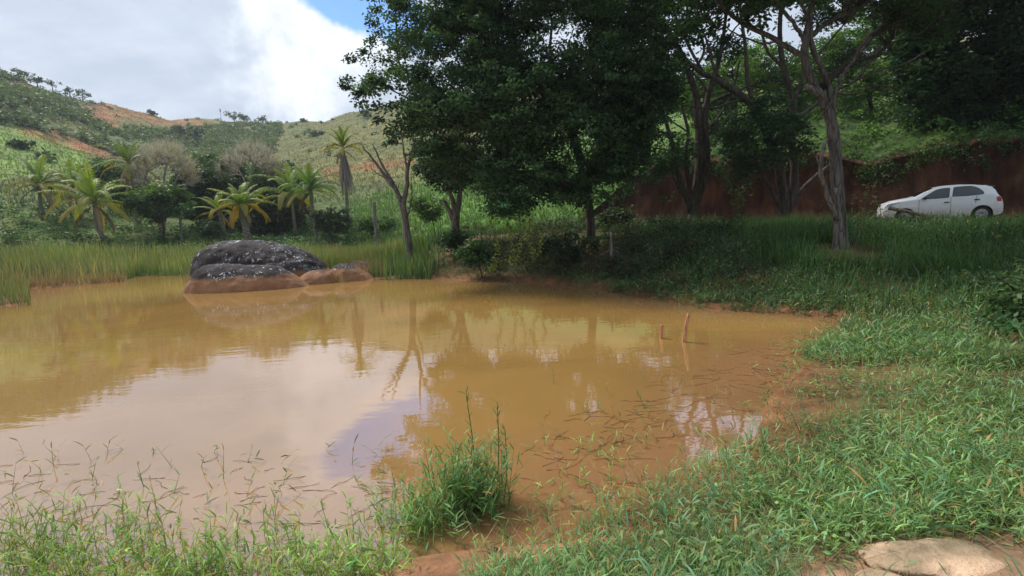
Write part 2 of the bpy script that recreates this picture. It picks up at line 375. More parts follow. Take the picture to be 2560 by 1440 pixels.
# ------------------------------------------------------------------ terrain
SHORE_PX = [(1000, 1425), (1250, 1392), (1440, 1376), (1600, 1280), (1720, 1195), (1870, 1105), (1945, 985), (2035, 900), (2150, 816), (2110, 796),
            (1950, 782), (1800, 772), (1650, 747), (1480, 720), (1300, 703), (1100, 695), (950, 697), (820, 690), (600, 688), (430, 687), (320, 690),
            (300, 704), (180, 714), (62, 724), (50, 762), (0, 768), (-300, 800)]
SHORE = [tuple(gz(x, y)[:2]) for x, y in SHORE_PX] + [(-13.0, 6.0), (-11.0, 1.5), (-6.0, 0.9), (-2.2, 1.5)]
ROAD_C, ROAD_D = np.array([17.0, 20.6]), np.array([0.81, -0.586])          # road centre near the car, direction to the right
ROAD_N = np.array([0.586, 0.81])
HILL = {  # image column -> (distance, image row or height)
    -900: [(45, 'z', 1.5), (75, 'p', 380), (110, 'p', 240), (125, 'p', 235), (190, 'p', 30), (320, 'z', 40)],
    0:    [(44, 'z', 1.15), (75, 'p', 425), (104, 'p', 312), (116, 'p', 305), (175, 'p', 172), (320, 'z', 22)],
    130:  [(44, 'z', 1.15), (75, 'p', 425), (104, 'p', 338), (118, 'p', 335), (180, 'p', 208), (320, 'z', 20)],
    230:  [(44, 'z', 1.15), (78, 'p', 428), (104, 'p', 378), (122, 'p', 372), (185, 'p', 238), (320, 'z', 20)],
    330:  [(44, 'z', 1.15), (80, 'p', 440), (108, 'p', 402), (135, 'p', 385), (195, 'p', 260), (330, 'z', 18)],
    520:  [(44, 'z', 1.15), (85, 'p', 450), (125, 'p', 408), (160, 'p', 365), (215, 'p', 297), (340, 'z', 18)],
    700:  [(44, 'z', 1.15), (85, 'p', 445), (125, 'p', 395), (170, 'p', 352), (225, 'p', 310), (340, 'z', 20)],
    800:  [(42, 'z', 1.25), (65, 'p', 480), (100, 'p', 410), (150, 'p', 345), (210, 'p', 302), (330, 'z', 25)],
    920:  [(40, 'z', 1.4), (56, 'p', 505), (85, 'p', 420), (120, 'p', 350), (185, 'p', 276), (300, 'z', 30)],
    1040: [(36, 'z', 1.4), (50, 'p', 500), (76, 'p', 410), (110, 'p', 330), (170, 'p', 248), (300, 'z', 35)],
    1250: [(32, 'z', 1.6), (42, 'p', 490), (65, 'p', 400), (100, 'p', 310), (160, 'p', 235), (300, 'z', 35)],
    1550: [(30, 'z', 1.5), (38, 'p', 455), (55, 'p', 370), (90, 'p', 270), (150, 'p', 200), (300, 'z', 35)],
    2000: [(30, 'z', 1.4), (38, 'z', 6), (55, 'z', 11), (90, 'z', 22), (150, 'z', 34), (300, 'z', 30)],
    3600: [(30, 'z', 1.2), (38, 'z', 6), (55, 'z', 11), (90, 'z', 22), (150, 'z', 34), (300, 'z', 30)],
}
HC = np.array(sorted(HILL)); HAZ = np.arctan((HC - PW / 2) / F)
HR = np.array(sorted({0, 30, 36, 42, 50, 60, 72, 85, 500, 900} | {k[0] for v in HILL.values() for k in v}), float)
HZ = []
for c in HC:
    rs = [0, 30] + [k[0] for k in HILL[c] if k[0] > 30] + [900]
    zs = [0.3, 0.3 if c < 1100 else 1.3] + [(hz(c, k[2], k[0]) if k[1] == 'p' else k[2]) for k in HILL[c] if k[0] > 30] + [10.0]
    HZ.append(np.interp(HR, rs, zs))
HZ = np.array(HZ)
def hill_z(az, r):
    a = np.clip(az, HAZ[0], HAZ[-1] - 1e-6); i = np.clip(np.searchsorted(HAZ, a, 'right') - 1, 0, len(HAZ) - 2)
    f = (a - HAZ[i]) / (HAZ[i + 1] - HAZ[i]); f = f * f * (3 - 2 * f) * 0.5 + f * 0.5
    rr = np.clip(r, 0, 899); j = np.clip(np.searchsorted(HR, rr, 'right') - 1, 0, len(HR) - 2); g = (rr - HR[j]) / (HR[j + 1] - HR[j]); g = g * g * (3 - 2 * g) * 0.35 + g * 0.65
    return (HZ[i, j] * (1 - g) + HZ[i, j + 1] * g) * (1 - f) + (HZ[i + 1, j] * (1 - g) + HZ[i + 1, j + 1] * g) * f
def shore_d(x, y):
    d = polydist(x, y, SHORE); s = np.where(inpoly(x, y, SHORE), -d, d)
    return s + 0.14 * fb2(x, y, 1.6, 3) * np.clip(0.4 + np.hypot(x, y) * 0.08, 0, 1.6)
def wall_h(s):     # height of the cut bank along the road (s from the car to the right)
    return (3.3 - 0.09 * np.clip(s, 0, 8)) * sstep(-18.5, -13.0, s) + (0.3 * np.sin(s * 0.55) + 0.55 * fb2(s, s * 0 + 4, .45, 3)) * sstep(-16, -10, s)
WALL_W = 3.5
def ground_z(x, y):
    x = np.asarray(x, float); y = np.asarray(y, float)
    r = np.hypot(x, y); az = np.arctan2(x, np.maximum(y, -r * 0.2 + 1e-6)); c = PW / 2 + F * np.tan(np.clip(az, -1.35, 1.35))
    sd = shore_d(x, y)
    crest = np.interp(c, [1150, 1450, 2000, 2500], [1.3, 1.45, 1.2, 1.02]); ls = np.interp(c, [1150, 1450, 2000], [4.0, 4.8, 6.6])
    land = crest * sstep(-0.15, 1.0, sd / ls)
    low = 0.03 + 0.018 * np.maximum(sd, 0)
    wl = sstep(1150, 950, c) * sstep(14, 19, r); land = land * (1 - wl) + low * wl
    z = np.where(sd > 0, land, np.maximum(sd * 0.16, -0.7))
    hz_ = hill_z(az, r); t = sstep(29, 40, r); z = z * (1 - t) + hz_ * t
    q = np.stack([x, y], -1) - ROAD_C; s = q @ ROAD_D; w = q @ ROAD_N - WALL_W
    up = 1.05 + wall_h(s) + 0.34 * np.clip(w - 0.3, 0, 34) + 0.6 * fb2(x, y, 0.25, 3)
    k = sstep(0.45, 0.75, w) * sstep(-21, -17, s) * (y > -5)
    up = np.where(w > 25, up, up)
    wl2 = np.clip(1 - sstep(20, 45, w), 0, 1)
    z = z * (1 - k) + (up * wl2 + np.maximum(hz_, up) * (1 - wl2)) * k
    rough = 0.03 * fb2(x, y, 2.2, 4) + 0.10 * fb2(x, y, 0.5, 3) * sstep(2, 8, sd)
    z = z + np.where(sd > 0.15, rough * sstep(0.1, 1.5, sd), 0) + sstep(55, 110, r) * (1.9 * fb2(x, y, 0.045, 4) + 0.5 * fb2(x, y, 0.25, 3))
    return z
def gp(x, y): return float(ground_z(np.array([x]), np.array([y]))[0])
def stand(px, Y):                                     # a point standing on the ground in an image column at depth Y
    x = at(px, 560, Y)[0]; return np.array([x, Y, gp(x, Y)])

# colour zones of the terrain (turf, dry grass, bare red earth, mud)
RED_POLYS = [[(225, 235), (300, 255), (500, 300), (560, 310), (420, 318), (330, 300), (262, 300), (240, 285)],
             [(225, 245), (262, 262), (300, 330), (232, 300), (215, 262)], [(20, 190), (75, 195), (80, 225), (30, 215)],
             [(40, 318), (150, 330), (255, 372), (300, 390), (250, 398), (190, 370), (60, 335)], [(210, 370), (300, 372), (330, 400), (240, 395)],
             [(800, 425), (1040, 392), (1040, 408), (810, 440)]]
GREEN_POLY = [(-200, 318), (40, 318), (150, 345), (245, 385), (262, 430), (-200, 470)]
DRYG_POLY = [(660, 400), (720, 300), (960, 262), (1120, 250), (1120, 470), (930, 470), (760, 440)]
def ground_color(x, y, z):
    n = len(x); r = np.hypot(x, y); px, py = proj(np.stack([x, y, z], -1)); sd = shore_d(x, y)
    nn = fb2(x, y, 0.09, 5); n2 = fb2(x, y, 0.6, 4); n3 = fb2(x, y, 2.5, 3)
    C = np.tile(np.array([0.085, 0.125, 0.035]), (n, 1))
    def lay(w, col):
        nonlocal C
        w = np.clip(w, 0, 1)[:, None]; C = C * (1 - w) + np.array(col) * w
    far = sstep(45, 70, r)
    lay(far * 0.9, (0.095, 0.125, 0.05)); lay(far * sstep(-0.15, 0.3, nn) * 0.7, (0.16, 0.16, 0.055))
    wob = 14 * n2 + 10 * n3
    dg = np.where(inpoly(px, py, DRYG_POLY), 1, -1) * polydist(px, py, DRYG_POLY) + wob * 2
    lay(far * sstep(-25, 30, dg), (0.155, 0.150, 0.058)); lay(far * sstep(-25, 30, dg) * sstep(-0.1, 0.35, n2 + nn) * 0.75, (0.085, 0.12, 0.04))
    gg = np.where(inpoly(px, py, GREEN_POLY), 1, -1) * polydist(px, py, GREEN_POLY) + wob * 0.5
    lay(far * sstep(-4, 12, gg), (0.155, 0.235, 0.06)); lay(far * sstep(-4, 12, gg) * sstep(0.05, 0.5, n2) * 0.5, (0.075, 0.12, 0.04))
    for p in RED_POLYS:
        d = np.where(inpoly(px, py, p), 1, -1) * polydist(px, py, p) + wob
        lay(far * sstep(-10, 10, d) * (0.45 + 0.5 * sstep(-.2, .25, n2)), (0.29, 0.125, 0.06))
    # the valley slope on the near right of the dry hill is fresh green
    mid = sstep(1000, 1120, px) * (1 - sstep(60, 95, r)) * sstep(24, 30, r) * sstep(2000, 1500, px); lay(mid, (0.115, 0.21, 0.05))
    # near ground: soil between the plants, mud at the water's edge
    near = 1 - sstep(24, 34, r); lay(near * 0.85, (0.085, 0.075, 0.035)); lay(near * sstep(-0.1, 0.35, n2) * 0.6, (0.17, 0.095, 0.055))
    lay(near * sstep(0.75, 0.1, sd + 0.25 * n3), (0.20, 0.095, 0.05))
    dmud = np.hypot((x - gz(1200, 1430)[0]) / 0.75, (y - gz(1200, 1430)[1]) / 0.28); lay(sstep(1.6, 0.6, dmud + n3 * 0.4), (0.33, 0.165, 0.10))
    dsand = np.hypot((x - gz(2330, 1420, .3)[0]) / 0.55, (y - gz(2330, 1420, .3)[1]) / 0.3); lay(sstep(1.5, 0.7, dsand + n3 * 0.4), (0.40, 0.24, 0.17))
    mf = inpoly(px, py, [(40, 672), (310, 676), (305, 706), (60, 728)]) & (r < 40); lay(mf * 0.9, (0.26, 0.145, 0.07))
    q = np.stack([x, y], -1) - ROAD_C; s = q @ ROAD_D; w = q @ ROAD_N
    lay(sstep(3.9, 4.3, w) * sstep(16, 10, w) * sstep(-19, -15, s) * .8, (0.05, 0.095, 0.03)); lay(sstep(3.1, 3.4, w) * sstep(4.4, 3.9, w) * sstep(-19, -15, s), (0.16, 0.07, 0.04))
    return C
az_in = np.radians(np.arange(-52, 52.01, 0.36)); az_out = np.radians(np.arange(52, 308, 4.0)[1:])
AZ = np.concatenate([az_in, az_out]); RR = [0.6]
while RR[-1] < 900: RR.append(RR[-1] * (1.02 if RR[-1] < 260 else 1.12))
RR = np.array(RR)
X = (RR[:, None] * np.sin(AZ)[None, :]).ravel(); Y = (RR[:, None] * np.cos(AZ)[None, :]).ravel()
Z = ground_z(X, Y); na, nr_ = len(AZ), len(RR)
i = np.arange(nr_ - 1)[:, None] * na; j = np.arange(na)[None, :]; k = (j + 1) % na
Q = np.stack([i + j, i + na + j, i + na + k, i + k], -1).reshape(-1, 4)
g = Geo(); cen = np.array([[0, 0, gp(0.01, 0.01)]]); V = np.concatenate([np.stack([X, Y, Z], -1), cen])
fan = np.stack([np.full(na, len(V) - 1), np.arange(na), (np.arange(na) + 1) % na], 1)
g.add(V, [Q, fan], np.concatenate([ground_color(X, Y, Z), [[0.2, 0.1, 0.06]]]))
obj('ground', g, GROUND, smooth=True, kind='structure')

# ------------------------------------------------------------------ water
g = Geo(); xs = np.linspace(-60, 14, 150); ys = np.linspace(0.3, 30, 110); XX, YY = np.meshgrid(xs, ys)
v = np.stack([XX.ravel(), YY.ravel(), np.zeros(XX.size)], -1); n0 = len(xs)
i = np.arange(len(ys) - 1)[:, None] * n0; j = np.arange(n0 - 1)[None, :]
Q = np.stack([i + j, i + j + 1, i + n0 + j + 1, i + n0 + j], -1).reshape(-1, 4)
sdw = shore_d(v[:, 0], v[:, 1]); keep = (sdw[Q] < 0.7).any(1)
wn = fb2(v[:, 0], v[:, 1], 0.7, 4)
sh = sstep(-1.9, -0.1, sdw + 0.8 * wn)[:, None]; base = np.array([0.305, 0.177, 0.053]); shal = np.array([0.265, 0.138, 0.062])
g.add(v, [Q[keep]], base * (1 - sh) + shal * sh)
obj('pond_water', g, WATER, smooth=True, kind='structure')

# ------------------------------------------------------------------ dirt road and cut bank
def strip(name, s0, s1, n, offs, zoff, col, mat):
    g = Geo(); S = np.linspace(s0, s1, n); V = []
    for s in S:
        for w in offs:
            p = ROAD_C + ROAD_D * s + ROAD_N * w; V.append((p[0], p[1], gp(*p) + zoff))
    m = len(offs); i = np.arange(n - 1)[:, None] * m; j = np.arange(m - 1)[None, :]
    Q = np.stack([i + j, i + m + j, i + m + j + 1, i + j + 1], -1).reshape(-1, 4)
    g.add(V, [Q], col); return obj(name, g, mat, smooth=True, kind='structure')
strip('dirt_road', -16, 14, 70, np.linspace(-1.3, 3.3, 8), 0.02, (0.27, 0.14, 0.08), GROUND)
g = Geo(); ns, nz = 260, 44; S = np.linspace(-19, 20, ns); T = np.linspace(-0.06, 1.0, nz); V = []; Cc = []
SS, TT = np.meshgrid(S, T, indexing='ij'); H = wall_h(SS) + 0.12
groove = fbm(np.stack([SS * 1.1, TT * 0.35, SS * 0 + 2], -1), 4); lump = fbm(np.stack([SS * 0.5, TT * 1.2, SS * 0 + 9], -1), 3)
talus = np.exp(-TT * 9) * (0.35 + 0.5 * np.abs(lump) + 0.9 * sstep(3.5, 7, SS)) + .25 * np.abs(fbm(np.stack([SS * 1.7, TT * 3.0, SS * 0 + 40], -1), 4))
over = 0.25 * sstep(0.8, 1.0, TT)
Wd = WALL_W + 0.25 * TT + 0.6 * groove + 0.35 * lump - talus - over - 0.02 + 0.55 * sstep(0.93, 1.0, TT)
base_z = np.array([gp(*(ROAD_C + ROAD_D * s + ROAD_N * 1.8)) for s in S])[:, None]
PX = ROAD_C[0] + ROAD_D[0] * SS + ROAD_N[0] * Wd; PY = ROAD_C[1] + ROAD_D[1] * SS + ROAD_N[1] * Wd; PZ = base_z + H * TT
cw = sstep(3.0, 7.5, SS + 1.5 * lump)[..., None]; cc = np.array([0.088, 0.043, 0.028]) * (1 - cw) + np.array([0.15, 0.085, 0.058]) * cw  # main earth tone lowered to carry the tree shade over the road
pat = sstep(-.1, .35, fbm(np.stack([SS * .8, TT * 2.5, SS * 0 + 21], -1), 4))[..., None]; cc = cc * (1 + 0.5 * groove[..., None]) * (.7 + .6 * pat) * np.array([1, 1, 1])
i = np.arange(ns - 1)[:, None] * nz; j = np.arange(nz - 1)[None, :]
Q = np.stack([i + j, i + nz + j, i + nz + j + 1, i + j + 1], -1).reshape(-1, 4)
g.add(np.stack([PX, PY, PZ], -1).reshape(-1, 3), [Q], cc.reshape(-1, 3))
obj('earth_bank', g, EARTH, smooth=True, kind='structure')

# ------------------------------------------------------------------ boulders at the far shore
def boulder(name, label, top, depth, hw, Yfun, base_drop=0.45, seed=0.0, bump=0.07, power=0.55):
    """top: silhouette points (px, py) left to right at depth; hw: half thickness front to back"""
    P = np.array([at(x, y, depth) for x, y in top]); xs, zs = P[:, 0], P[:, 2]; nu, nv = (190, 90) if hw > .9 else (96, 46)
    u = 0.5 - 0.5 * np.cos(np.linspace(0, np.pi, nu)); x = xs[0] + (xs[-1] - xs[0]) * u
    zt = np.interp(x, xs, zs); k = np.ones(9) / 9; zt = np.convolve(np.pad(zt, 4, 'edge'), k, 'valid')
    v = np.linspace(0, np.pi, nv); e = np.sin(np.pi * np.clip(u, 0.004, 0.996)) ** 0.45
    yy = depth - np.cos(v)[None, :] * (hw * e)[:, None] + Yfun(x)[:, None]
    zz = -base_drop + (zt + base_drop)[:, None] * (np.sin(v) ** power)[None, :]
    V = np.stack([np.repeat(x[:, None], nv, 1), yy, zz], -1)
    q = V * 0.9 + seed; dn = fbm(q, 5)[..., None] * bump * 2.2; cen = np.array([x.mean(), depth, 0.0])
    ridge = -np.abs(fbm(V * [0.8, 0.8, 1.9] + seed + 5, 4))[..., None] * bump * 1.7
    fac = -np.abs(fbm(V * [1.9, 1.9, 2.6] + seed + 31, 3))[..., None] * bump * 0.8 + fbm(V * 5.0 + seed, 3)[..., None] * 0.022
    V = V + unit(V - cen) * (dn + ridge + fac)
    i = np.arange(nu - 1)[:, None] * nv; j = np.arange(nv - 1)[None, :]
    Q = np.stack([i + j, i + nv + j, i + nv + j + 1, i + j + 1], -1).reshape(-1, 4)
    g = Geo(); g.add(V.reshape(-1, 3), [Q], (1, 1, 1))
    o = obj(name, g, ROCK, smooth=True, origin=(x.mean(), depth, 0.0)); tag(o, label, 'rock', 'rocks at the edge of the pond'); return o
boulder('boulder', 'largest domed black boulder with white lichen streaks at the far shore',
        [(488, 700), (493, 655), (500, 632), (522, 612), (560, 600), (620, 596), (690, 604), (735, 620), (780, 640), (806, 660), (826, 682), (850, 712)], 19.6, 1.7, lambda x: 0.0 * x, seed=1.0, bump=0.07)
boulder('flat_rock', 'low long slab in front of the big boulder, grey above an orange waterline stain',
        [(458, 738), (468, 718), (480, 697), (496, 674), (520, 662), (560, 659), (625, 660), (690, 664), (725, 680), (752, 698), (785, 722)], 17.7, 0.95, lambda x: 0.05 * (x - x.mean()), seed=4.0, bump=0.05, power=0.5)
boulder('rock', 'narrow orange stained rock wedge between the long slab and the small right rock',
        [(735, 716), (752, 690), (775, 678), (805, 674), (828, 682), (840, 700), (848, 716)], 18.6, 0.6, lambda x: 0.0 * x, seed=8.0, bump=0.04)
boulder('rock', 'smaller brown rounded rock at the right end, partly under dry vines',
        [(818, 716), (824, 680), (838, 663), (862, 658), (893, 666), (918, 682), (940, 700), (950, 712)], 19.2, 0.7, lambda x: 0.0 * x, seed=12.0, bump=0.05)
boulder('rock', 'small dark rock showing behind the brown rounded rock, under dry twigs',
        [(862, 700), (872, 660), (890, 650), (915, 651), (936, 668), (955, 690), (965, 705)], 20.8, 0.6, lambda x: 0.0 * x, seed=15.0, bump=0.06)

# ------------------------------------------------------------------ white hatchback
def build_car():
    paint = plain('white_car_paint', (0.74, 0.76, 0.79), 0.32, 0, 0.5, 0.6, dirt=0.8, dirtcol=(0.36, 0.26, 0.19))
    glass = plain('tinted_glass', (0.012, 0.013, 0.016), 0.04, 0, 0.8); black = plain('black_plastic', (0.018, 0.018, 0.019), 0.6)
    rubber = plain('tyre_rubber', (0.03, 0.027, 0.024), 0.9); alloy = plain('wheel_trim_silver', (0.52, 0.53, 0.55), 0.35, 0.6)
    red = plain('tail_lamp_red', (0.42, 0.015, 0.02), 0.15, 0, 0.6); clear = plain('head_lamp_clear', (0.42, 0.44, 0.47), 0.12, 0, 0.8)
    LEN, W = 3.9, 0.82
    tx = [0.0, 0.05, 0.14, 0.40, 0.75, 1.06, 1.40, 1.74, 2.1, 2.55, 3.0, 3.3, 3.56, 3.66, 3.80, 3.87, 3.9]
    tz = [0.62, 0.74, 0.86, 0.965, 1.03, 1.075, 1.27, 1.425, 1.485, 1.50, 1.475, 1.43, 1.36, 1.24, 0.97, 0.78, 0.60]
    bx_ = [0.0, 0.14, 0.6, 1.06, 1.4, 3.3, 3.7, 3.82, 3.9]; bz_ = [0.60, 0.80, 0.90, 0.955, 0.965, 1.045, 0.99, 0.90, 0.58]
    def top(x): return np.interp(x, tx, tz)
    def belt(x): return np.minimum(np.interp(x, bx_, bz_), top(x) - 0.015)
    def plan(x): return np.interp(x, [0, 0.06, 0.2, 0.5, 0.9, 3.0, 3.5, 3.75, 3.86, 3.9], [0.70, 0.80, 0.90, 0.97, 1.0, 1.0, 0.985, 0.95, 0.90, 0.84])
    def roofw(x): return np.interp(x, [0, 1.06, 1.5, 1.8, 3.2, 3.6, 3.9], [0.90, 0.88, 0.78, 0.715, 0.70, 0.74, 0.86])
    WX, AR, WR = (0.78, 3.24), 0.345, 0.285
    def sill(x):
        z = np.interp(x, [0, 0.08, 0.3, 3.6, 3.84, 3.9], [0.30, 0.22, 0.19, 0.20, 0.27, 0.36])
        for w in WX:
            d = np.abs(x - w); z = np.where(d < AR, np.maximum(z, WR + np.sqrt(np.maximum(AR ** 2 - d ** 2, 0))), z)
        return z
    xs = np.unique(np.concatenate([np.linspace(0, LEN, 90), tx] + [w + AR * np.cos(np.linspace(0, np.pi, 25)) for w in WX]))
    def section(x):
        zb, zs_, zt = float(sill(x)), float(belt(x)), float(top(x)); zs_ = max(zs_, zb + 0.03); zt = max(zt, zs_ + 0.012); w = W * float(plan(x)); rw = W * float(roofw(x)) * float(plan(x))
        pts = []
        for t in np.linspace(0, 1, 9):
            z = zb + (zs_ - zb) * t; k = (z - 0.18) / 0.85
            pts.append((w * (0.945 + 0.055 * math.sin(math.pi * min(max(k, 0), 1) ** 0.8) + (0.008 if 0.50 < k < 0.62 else 0)), z))
        y0 = pts[-1][0]
        for t in np.linspace(0, 1, 8)[1:]: pts.append((y0 + (rw - y0) * (t ** 1.15), zs_ + (zt - 0.055 - zs_) * t if zt - zs_ > 0.15 else zs_ + (zt - zs_) * 0.55 * t))
        y1, z1 = pts[-1]
        for t in np.linspace(0, 1, 7)[1:]: pts.append((y1 * math.cos(t * math.pi / 2), z1 + (zt - z1) * math.sin(t * math.pi / 2) ** 0.8))
        return pts
    secs = np.array([section(x) for x in xs]); nr = secs.shape[1]
    def side_y(x, z):
        p = np.array(section(x))[:16]; return float(np.interp(z, p[:, 1], p[:, 0]))
    g = Geo()
    for sgn in (1, -1):
        V = np.stack([np.repeat(xs[:, None], nr, 1), secs[..., 0] * sgn, secs[..., 1]], -1)
        i = np.arange(len(xs) - 1)[:, None] * nr; j = np.arange(nr - 1)[None, :]
        Q = np.stack([i + j, i + nr + j, i + nr + j + 1, i + j + 1], -1).reshape(-1, 4); Q = Q[:, ::-1] if sgn > 0 else Q
        g.add(V.reshape(-1, 3), [Q], (1, 1, 1))
    for k in (0, -1):      # close nose and tail
        p = secs[k]; V = np.concatenate([[(xs[k], 0, p[0, 1])], [(xs[k], y, z) for y, z in p], [(xs[k], -y, z) for y, z in p[::-1]]])
        n = len(V) - 1; g.add(V, [np.stack([np.zeros(n - 1, int), np.arange(1, n), np.arange(2, n + 1)], 1)], (1, 1, 1))
    # tail spoiler
    car = thing('parked_car', 'white five-door hatchback parked on the dirt road below the red bank', 'car', (0, 0, 0))
    body = part('body', g, paint, car, smooth=True)
    g = Geo(); yy = np.linspace(-0.52, 0.52, 15); a = [(x, y, 1.405 - 0.05 * (y / .52) ** 2 * .6 + dz) for y in yy for x, dz in ((3.42, 0.02), (3.66, -0.015), (3.66, -0.045), (3.46, -0.03))]
    i = np.arange(14)[:, None] * 4; j = np.arange(4)[None, :]; g.add(a, [np.stack([i + j, i + (j + 1) % 4, i + 4 + (j + 1) % 4, i + 4 + j], -1).reshape(-1, 4)], (1, 1, 1)); part('spoiler', g, paint, car)
    def panel(name, outline, mat, off, parent, sgn, grow=0.0):
        o = np.array(outline, float); c = o.mean(0)
        if grow: d = o - c; o = c + d * (1 + grow / np.linalg.norm(d, axis=1))[:, None]
        rings = [c + (o - c) * k for k in (1.0, 0.66, 0.33)]; n = len(o); V = [(x, sgn * (side_y(x, z) + off), z) for r in rings for x, z in r] + [(c[0], sgn * (side_y(*c) + off), c[1])]
        j = np.arange(n); k = (j + 1) % n; Q = np.concatenate([np.stack([b * n + j, b * n + k, (b + 1) * n + k, (b + 1) * n + j], 1) for b in (0, 1)]); T = np.stack([2 * n + j, 2 * n + k, np.full(n, 3 * n)], 1)
        if sgn < 0: pass
        else: Q, T = Q[:, ::-1], T[:, ::-1]
        g = Geo(); g.add(V, [Q, T], (1, 1, 1)); return part(name, g, mat, parent)
    def curve(pts, n=26):
        P = smoothpath([(x, z, 0) for x, z in pts], n)[:, :2]; return P
    fw = np.concatenate([curve([(1.30, 0.975), (1.46, 1.09), (1.72, 1.25), (1.96, 1.345), (2.20, 1.365)]), curve([(2.215, 1.35), (2.19, 1.15), (2.165, 0.995)], 8), [(1.75, 0.985)]])
    rw_ = np.concatenate([curve([(2.315, 1.02), (2.345, 1.2), (2.385, 1.37)], 8), curve([(2.42, 1.385), (2.7, 1.39), (2.95, 1.365), (3.12, 1.29), (3.235, 1.17), (3.245, 1.09), (3.20, 1.06)], 24), [(2.8, 1.04)]])
    for sgn in (1, -1):
        for w, nm in ((fw, 'window'), (rw_, 'window')):
            f = panel(nm, w, black, 0.004, car, sgn, grow=0.028); panel('pane', w, glass, 0.009, f, sgn)
        for hx, hzz in ((2.12, 0.80), (3.06, 0.86)):
            g = Geo(); t = np.linspace(-0.09, 0.09, 9); tube(g, [(hx + q, sgn * (side_y(hx, hzz) + 0.02), hzz + 0.006 * q) for q in t], 0.02 * np.sqrt(1 - (t / 0.1) ** 2) + 0.004, 8); part('door_handle', g, black, car, smooth=True)
        for dx, z0, z1, lean in ((1.22, 0.30, 0.94, 0.02), (2.255, 0.24, 1.02, 0.0), (3.02, 0.72, 1.03, 0.14)):
            g = Geo(); zz = np.linspace(z0, z1, 12); tube(g, [(dx + lean * (z - z0), sgn * (side_y(dx, z) + 0.0005), z) for z in zz], 0.008, 5); part('door_seam', g, black, car)
        panel('head_lamp', curve([(0.10, 0.69), (0.09, 0.76), (0.22, 0.845), (0.42, 0.875), (0.60, 0.885), (0.45, 0.80), (0.28, 0.72)], 22), clear, 0.006, car, sgn)
        panel('tail_lamp', curve([(3.68, 0.76), (3.66, 0.86), (3.67, 0.93), (3.76, 0.955), (3.825, 0.93), (3.85, 0.84), (3.84, 0.78), (3.76, 0.75)], 22), red, 0.008, car, sgn)
        g = Geo(); t = np.linspace(0, 1, 9); tube(g, [(1.40 + 0.03 * a, sgn * (0.80 + 0.17 * a), 1.0 + 0.02 * a) for a in t], 0.055 * np.sin(np.pi * (0.15 + 0.8 * t)) + 0.015, 9); part('side_mirror', g, black, car, smooth=True)
    # windscreen and rear glass follow the body surface
    def top_glass(name, xa, xb, off):
        g = Geo(); X_ = np.linspace(xa, xb, 10); V = []
        for x in X_:
            p = np.array(section(x)); yy = p[15:, 0] * 0.93; zz_ = p[15:, 1]
            for y, z in zip(np.concatenate([yy, -yy[::-1][1:]]), np.concatenate([zz_, zz_[::-1][1:]])): V.append((x, y, z + off))
        m = len(V) // 10; i = np.arange(9)[:, None] * m; j = np.arange(m - 1)[None, :]
        g.add(V, [np.stack([i + j, i + m + j, i + m + j + 1, i + j + 1], -1).reshape(-1, 4)], (1, 1, 1)); return part(name, g, glass, car, smooth=True)
    top_glass('windscreen', 1.10, 1.70, 0.012); top_glass('rear_glass', 3.60, 3.80, 0.014)
    for nm, x0, z0, z1 in (('bumper_grille', -0.004, 0.28, 0.40),):
        g = Geo(); V = [(x0 + 0.03 * (abs(y) / .5) ** 2, y, z) for y in np.linspace(-0.5, 0.5, 9) for z in (z0, z1)]; i = np.arange(8) * 2; g.add(V, [np.stack([i, i + 1, i + 3, i + 2], 1)], (1, 1, 1)); part(nm, g, black, car)
    # underbody / wheel housings and wheels
    g = Geo()
    for (xa, xb, za, zb) in ((0.12, 3.78, 0.20, 0.30), (0.36, 3.64, 0.30, 0.66)):
        V = [(x, y, z) for x in (xa, xb) for y in (-0.56, 0.56) for z in (za, zb)]; g.add(V, [np.array([(0, 1, 3, 2), (4, 6, 7, 5), (0, 4, 5, 1), (2, 3, 7, 6), (0, 2, 6, 4), (1, 5, 7, 3)])], (1, 1, 1))
    part('underbody', g, black, car)
    for wx in WX:
        for sgn in (1, -1):
            def ring(prof, n=36):
                V = [(wx + r * math.cos(a), sgn * y, WR + r * math.sin(a)) for a in np.linspace(0, 2 * np.pi, n, endpoint=False) for r, y in prof]; m = len(prof)
                i = np.arange(n)[:, None] * m; i2 = ((np.arange(n) + 1) % n)[:, None] * m; j = np.arange(m - 1)[None, :]
                q = Geo(); q.add(V, [np.stack([i + j, i2 + j, i2 + j + 1, i + j + 1], -1).reshape(-1, 4)], (1, 1, 1)); return q
            wh = part('wheel', ring([(0.185, 0.62), (0.26, 0.62), (WR, 0.645), (WR, 0.755), (0.265, 0.78), (0.20, 0.775), (0.185, 0.74)]), rubber, car, smooth=True)
            rm = ring([(0.185, 0.73), (0.195, 0.772), (0.165, 0.768), (0.16, 0.735), (0.001, 0.735)])
            for k in range(8):
                a = k * math.pi / 4 + 0.2; ca, sa = math.cos(a), math.sin(a); V = []
                for r, hw in ((0.03, 0.022), (0.172, 0.034)):
                    for s2 in (-1, 1):
                        for y in (0.74, 0.766): V.append((wx + r * ca - s2 * hw * sa, sgn * y, WR + r * sa + s2 * hw * ca))
                rm.add(V, [np.array([(0, 1, 3, 2), (4, 6, 7, 5), (0, 4, 5, 1), (2, 3, 7, 6), (1, 5, 7, 3)])], (1, 1, 1))
            part('rim', rm, alloy, wh)
    return car
car = build_car()
_d = np.array([3.6, -1.85]) / math.hypot(3.6, 1.85); _c = np.array([17.85, 21.9]); _mid = _c - _d * 1.95
# sides facing the camera is local -Y once the car's +X (nose to tail) points along _d
car.rotation_euler = (0, 0, math.atan2(_d[1], _d[0])); car.location = (_mid[0], _mid[1], gp(_c[0], _c[1]) + 0.03)

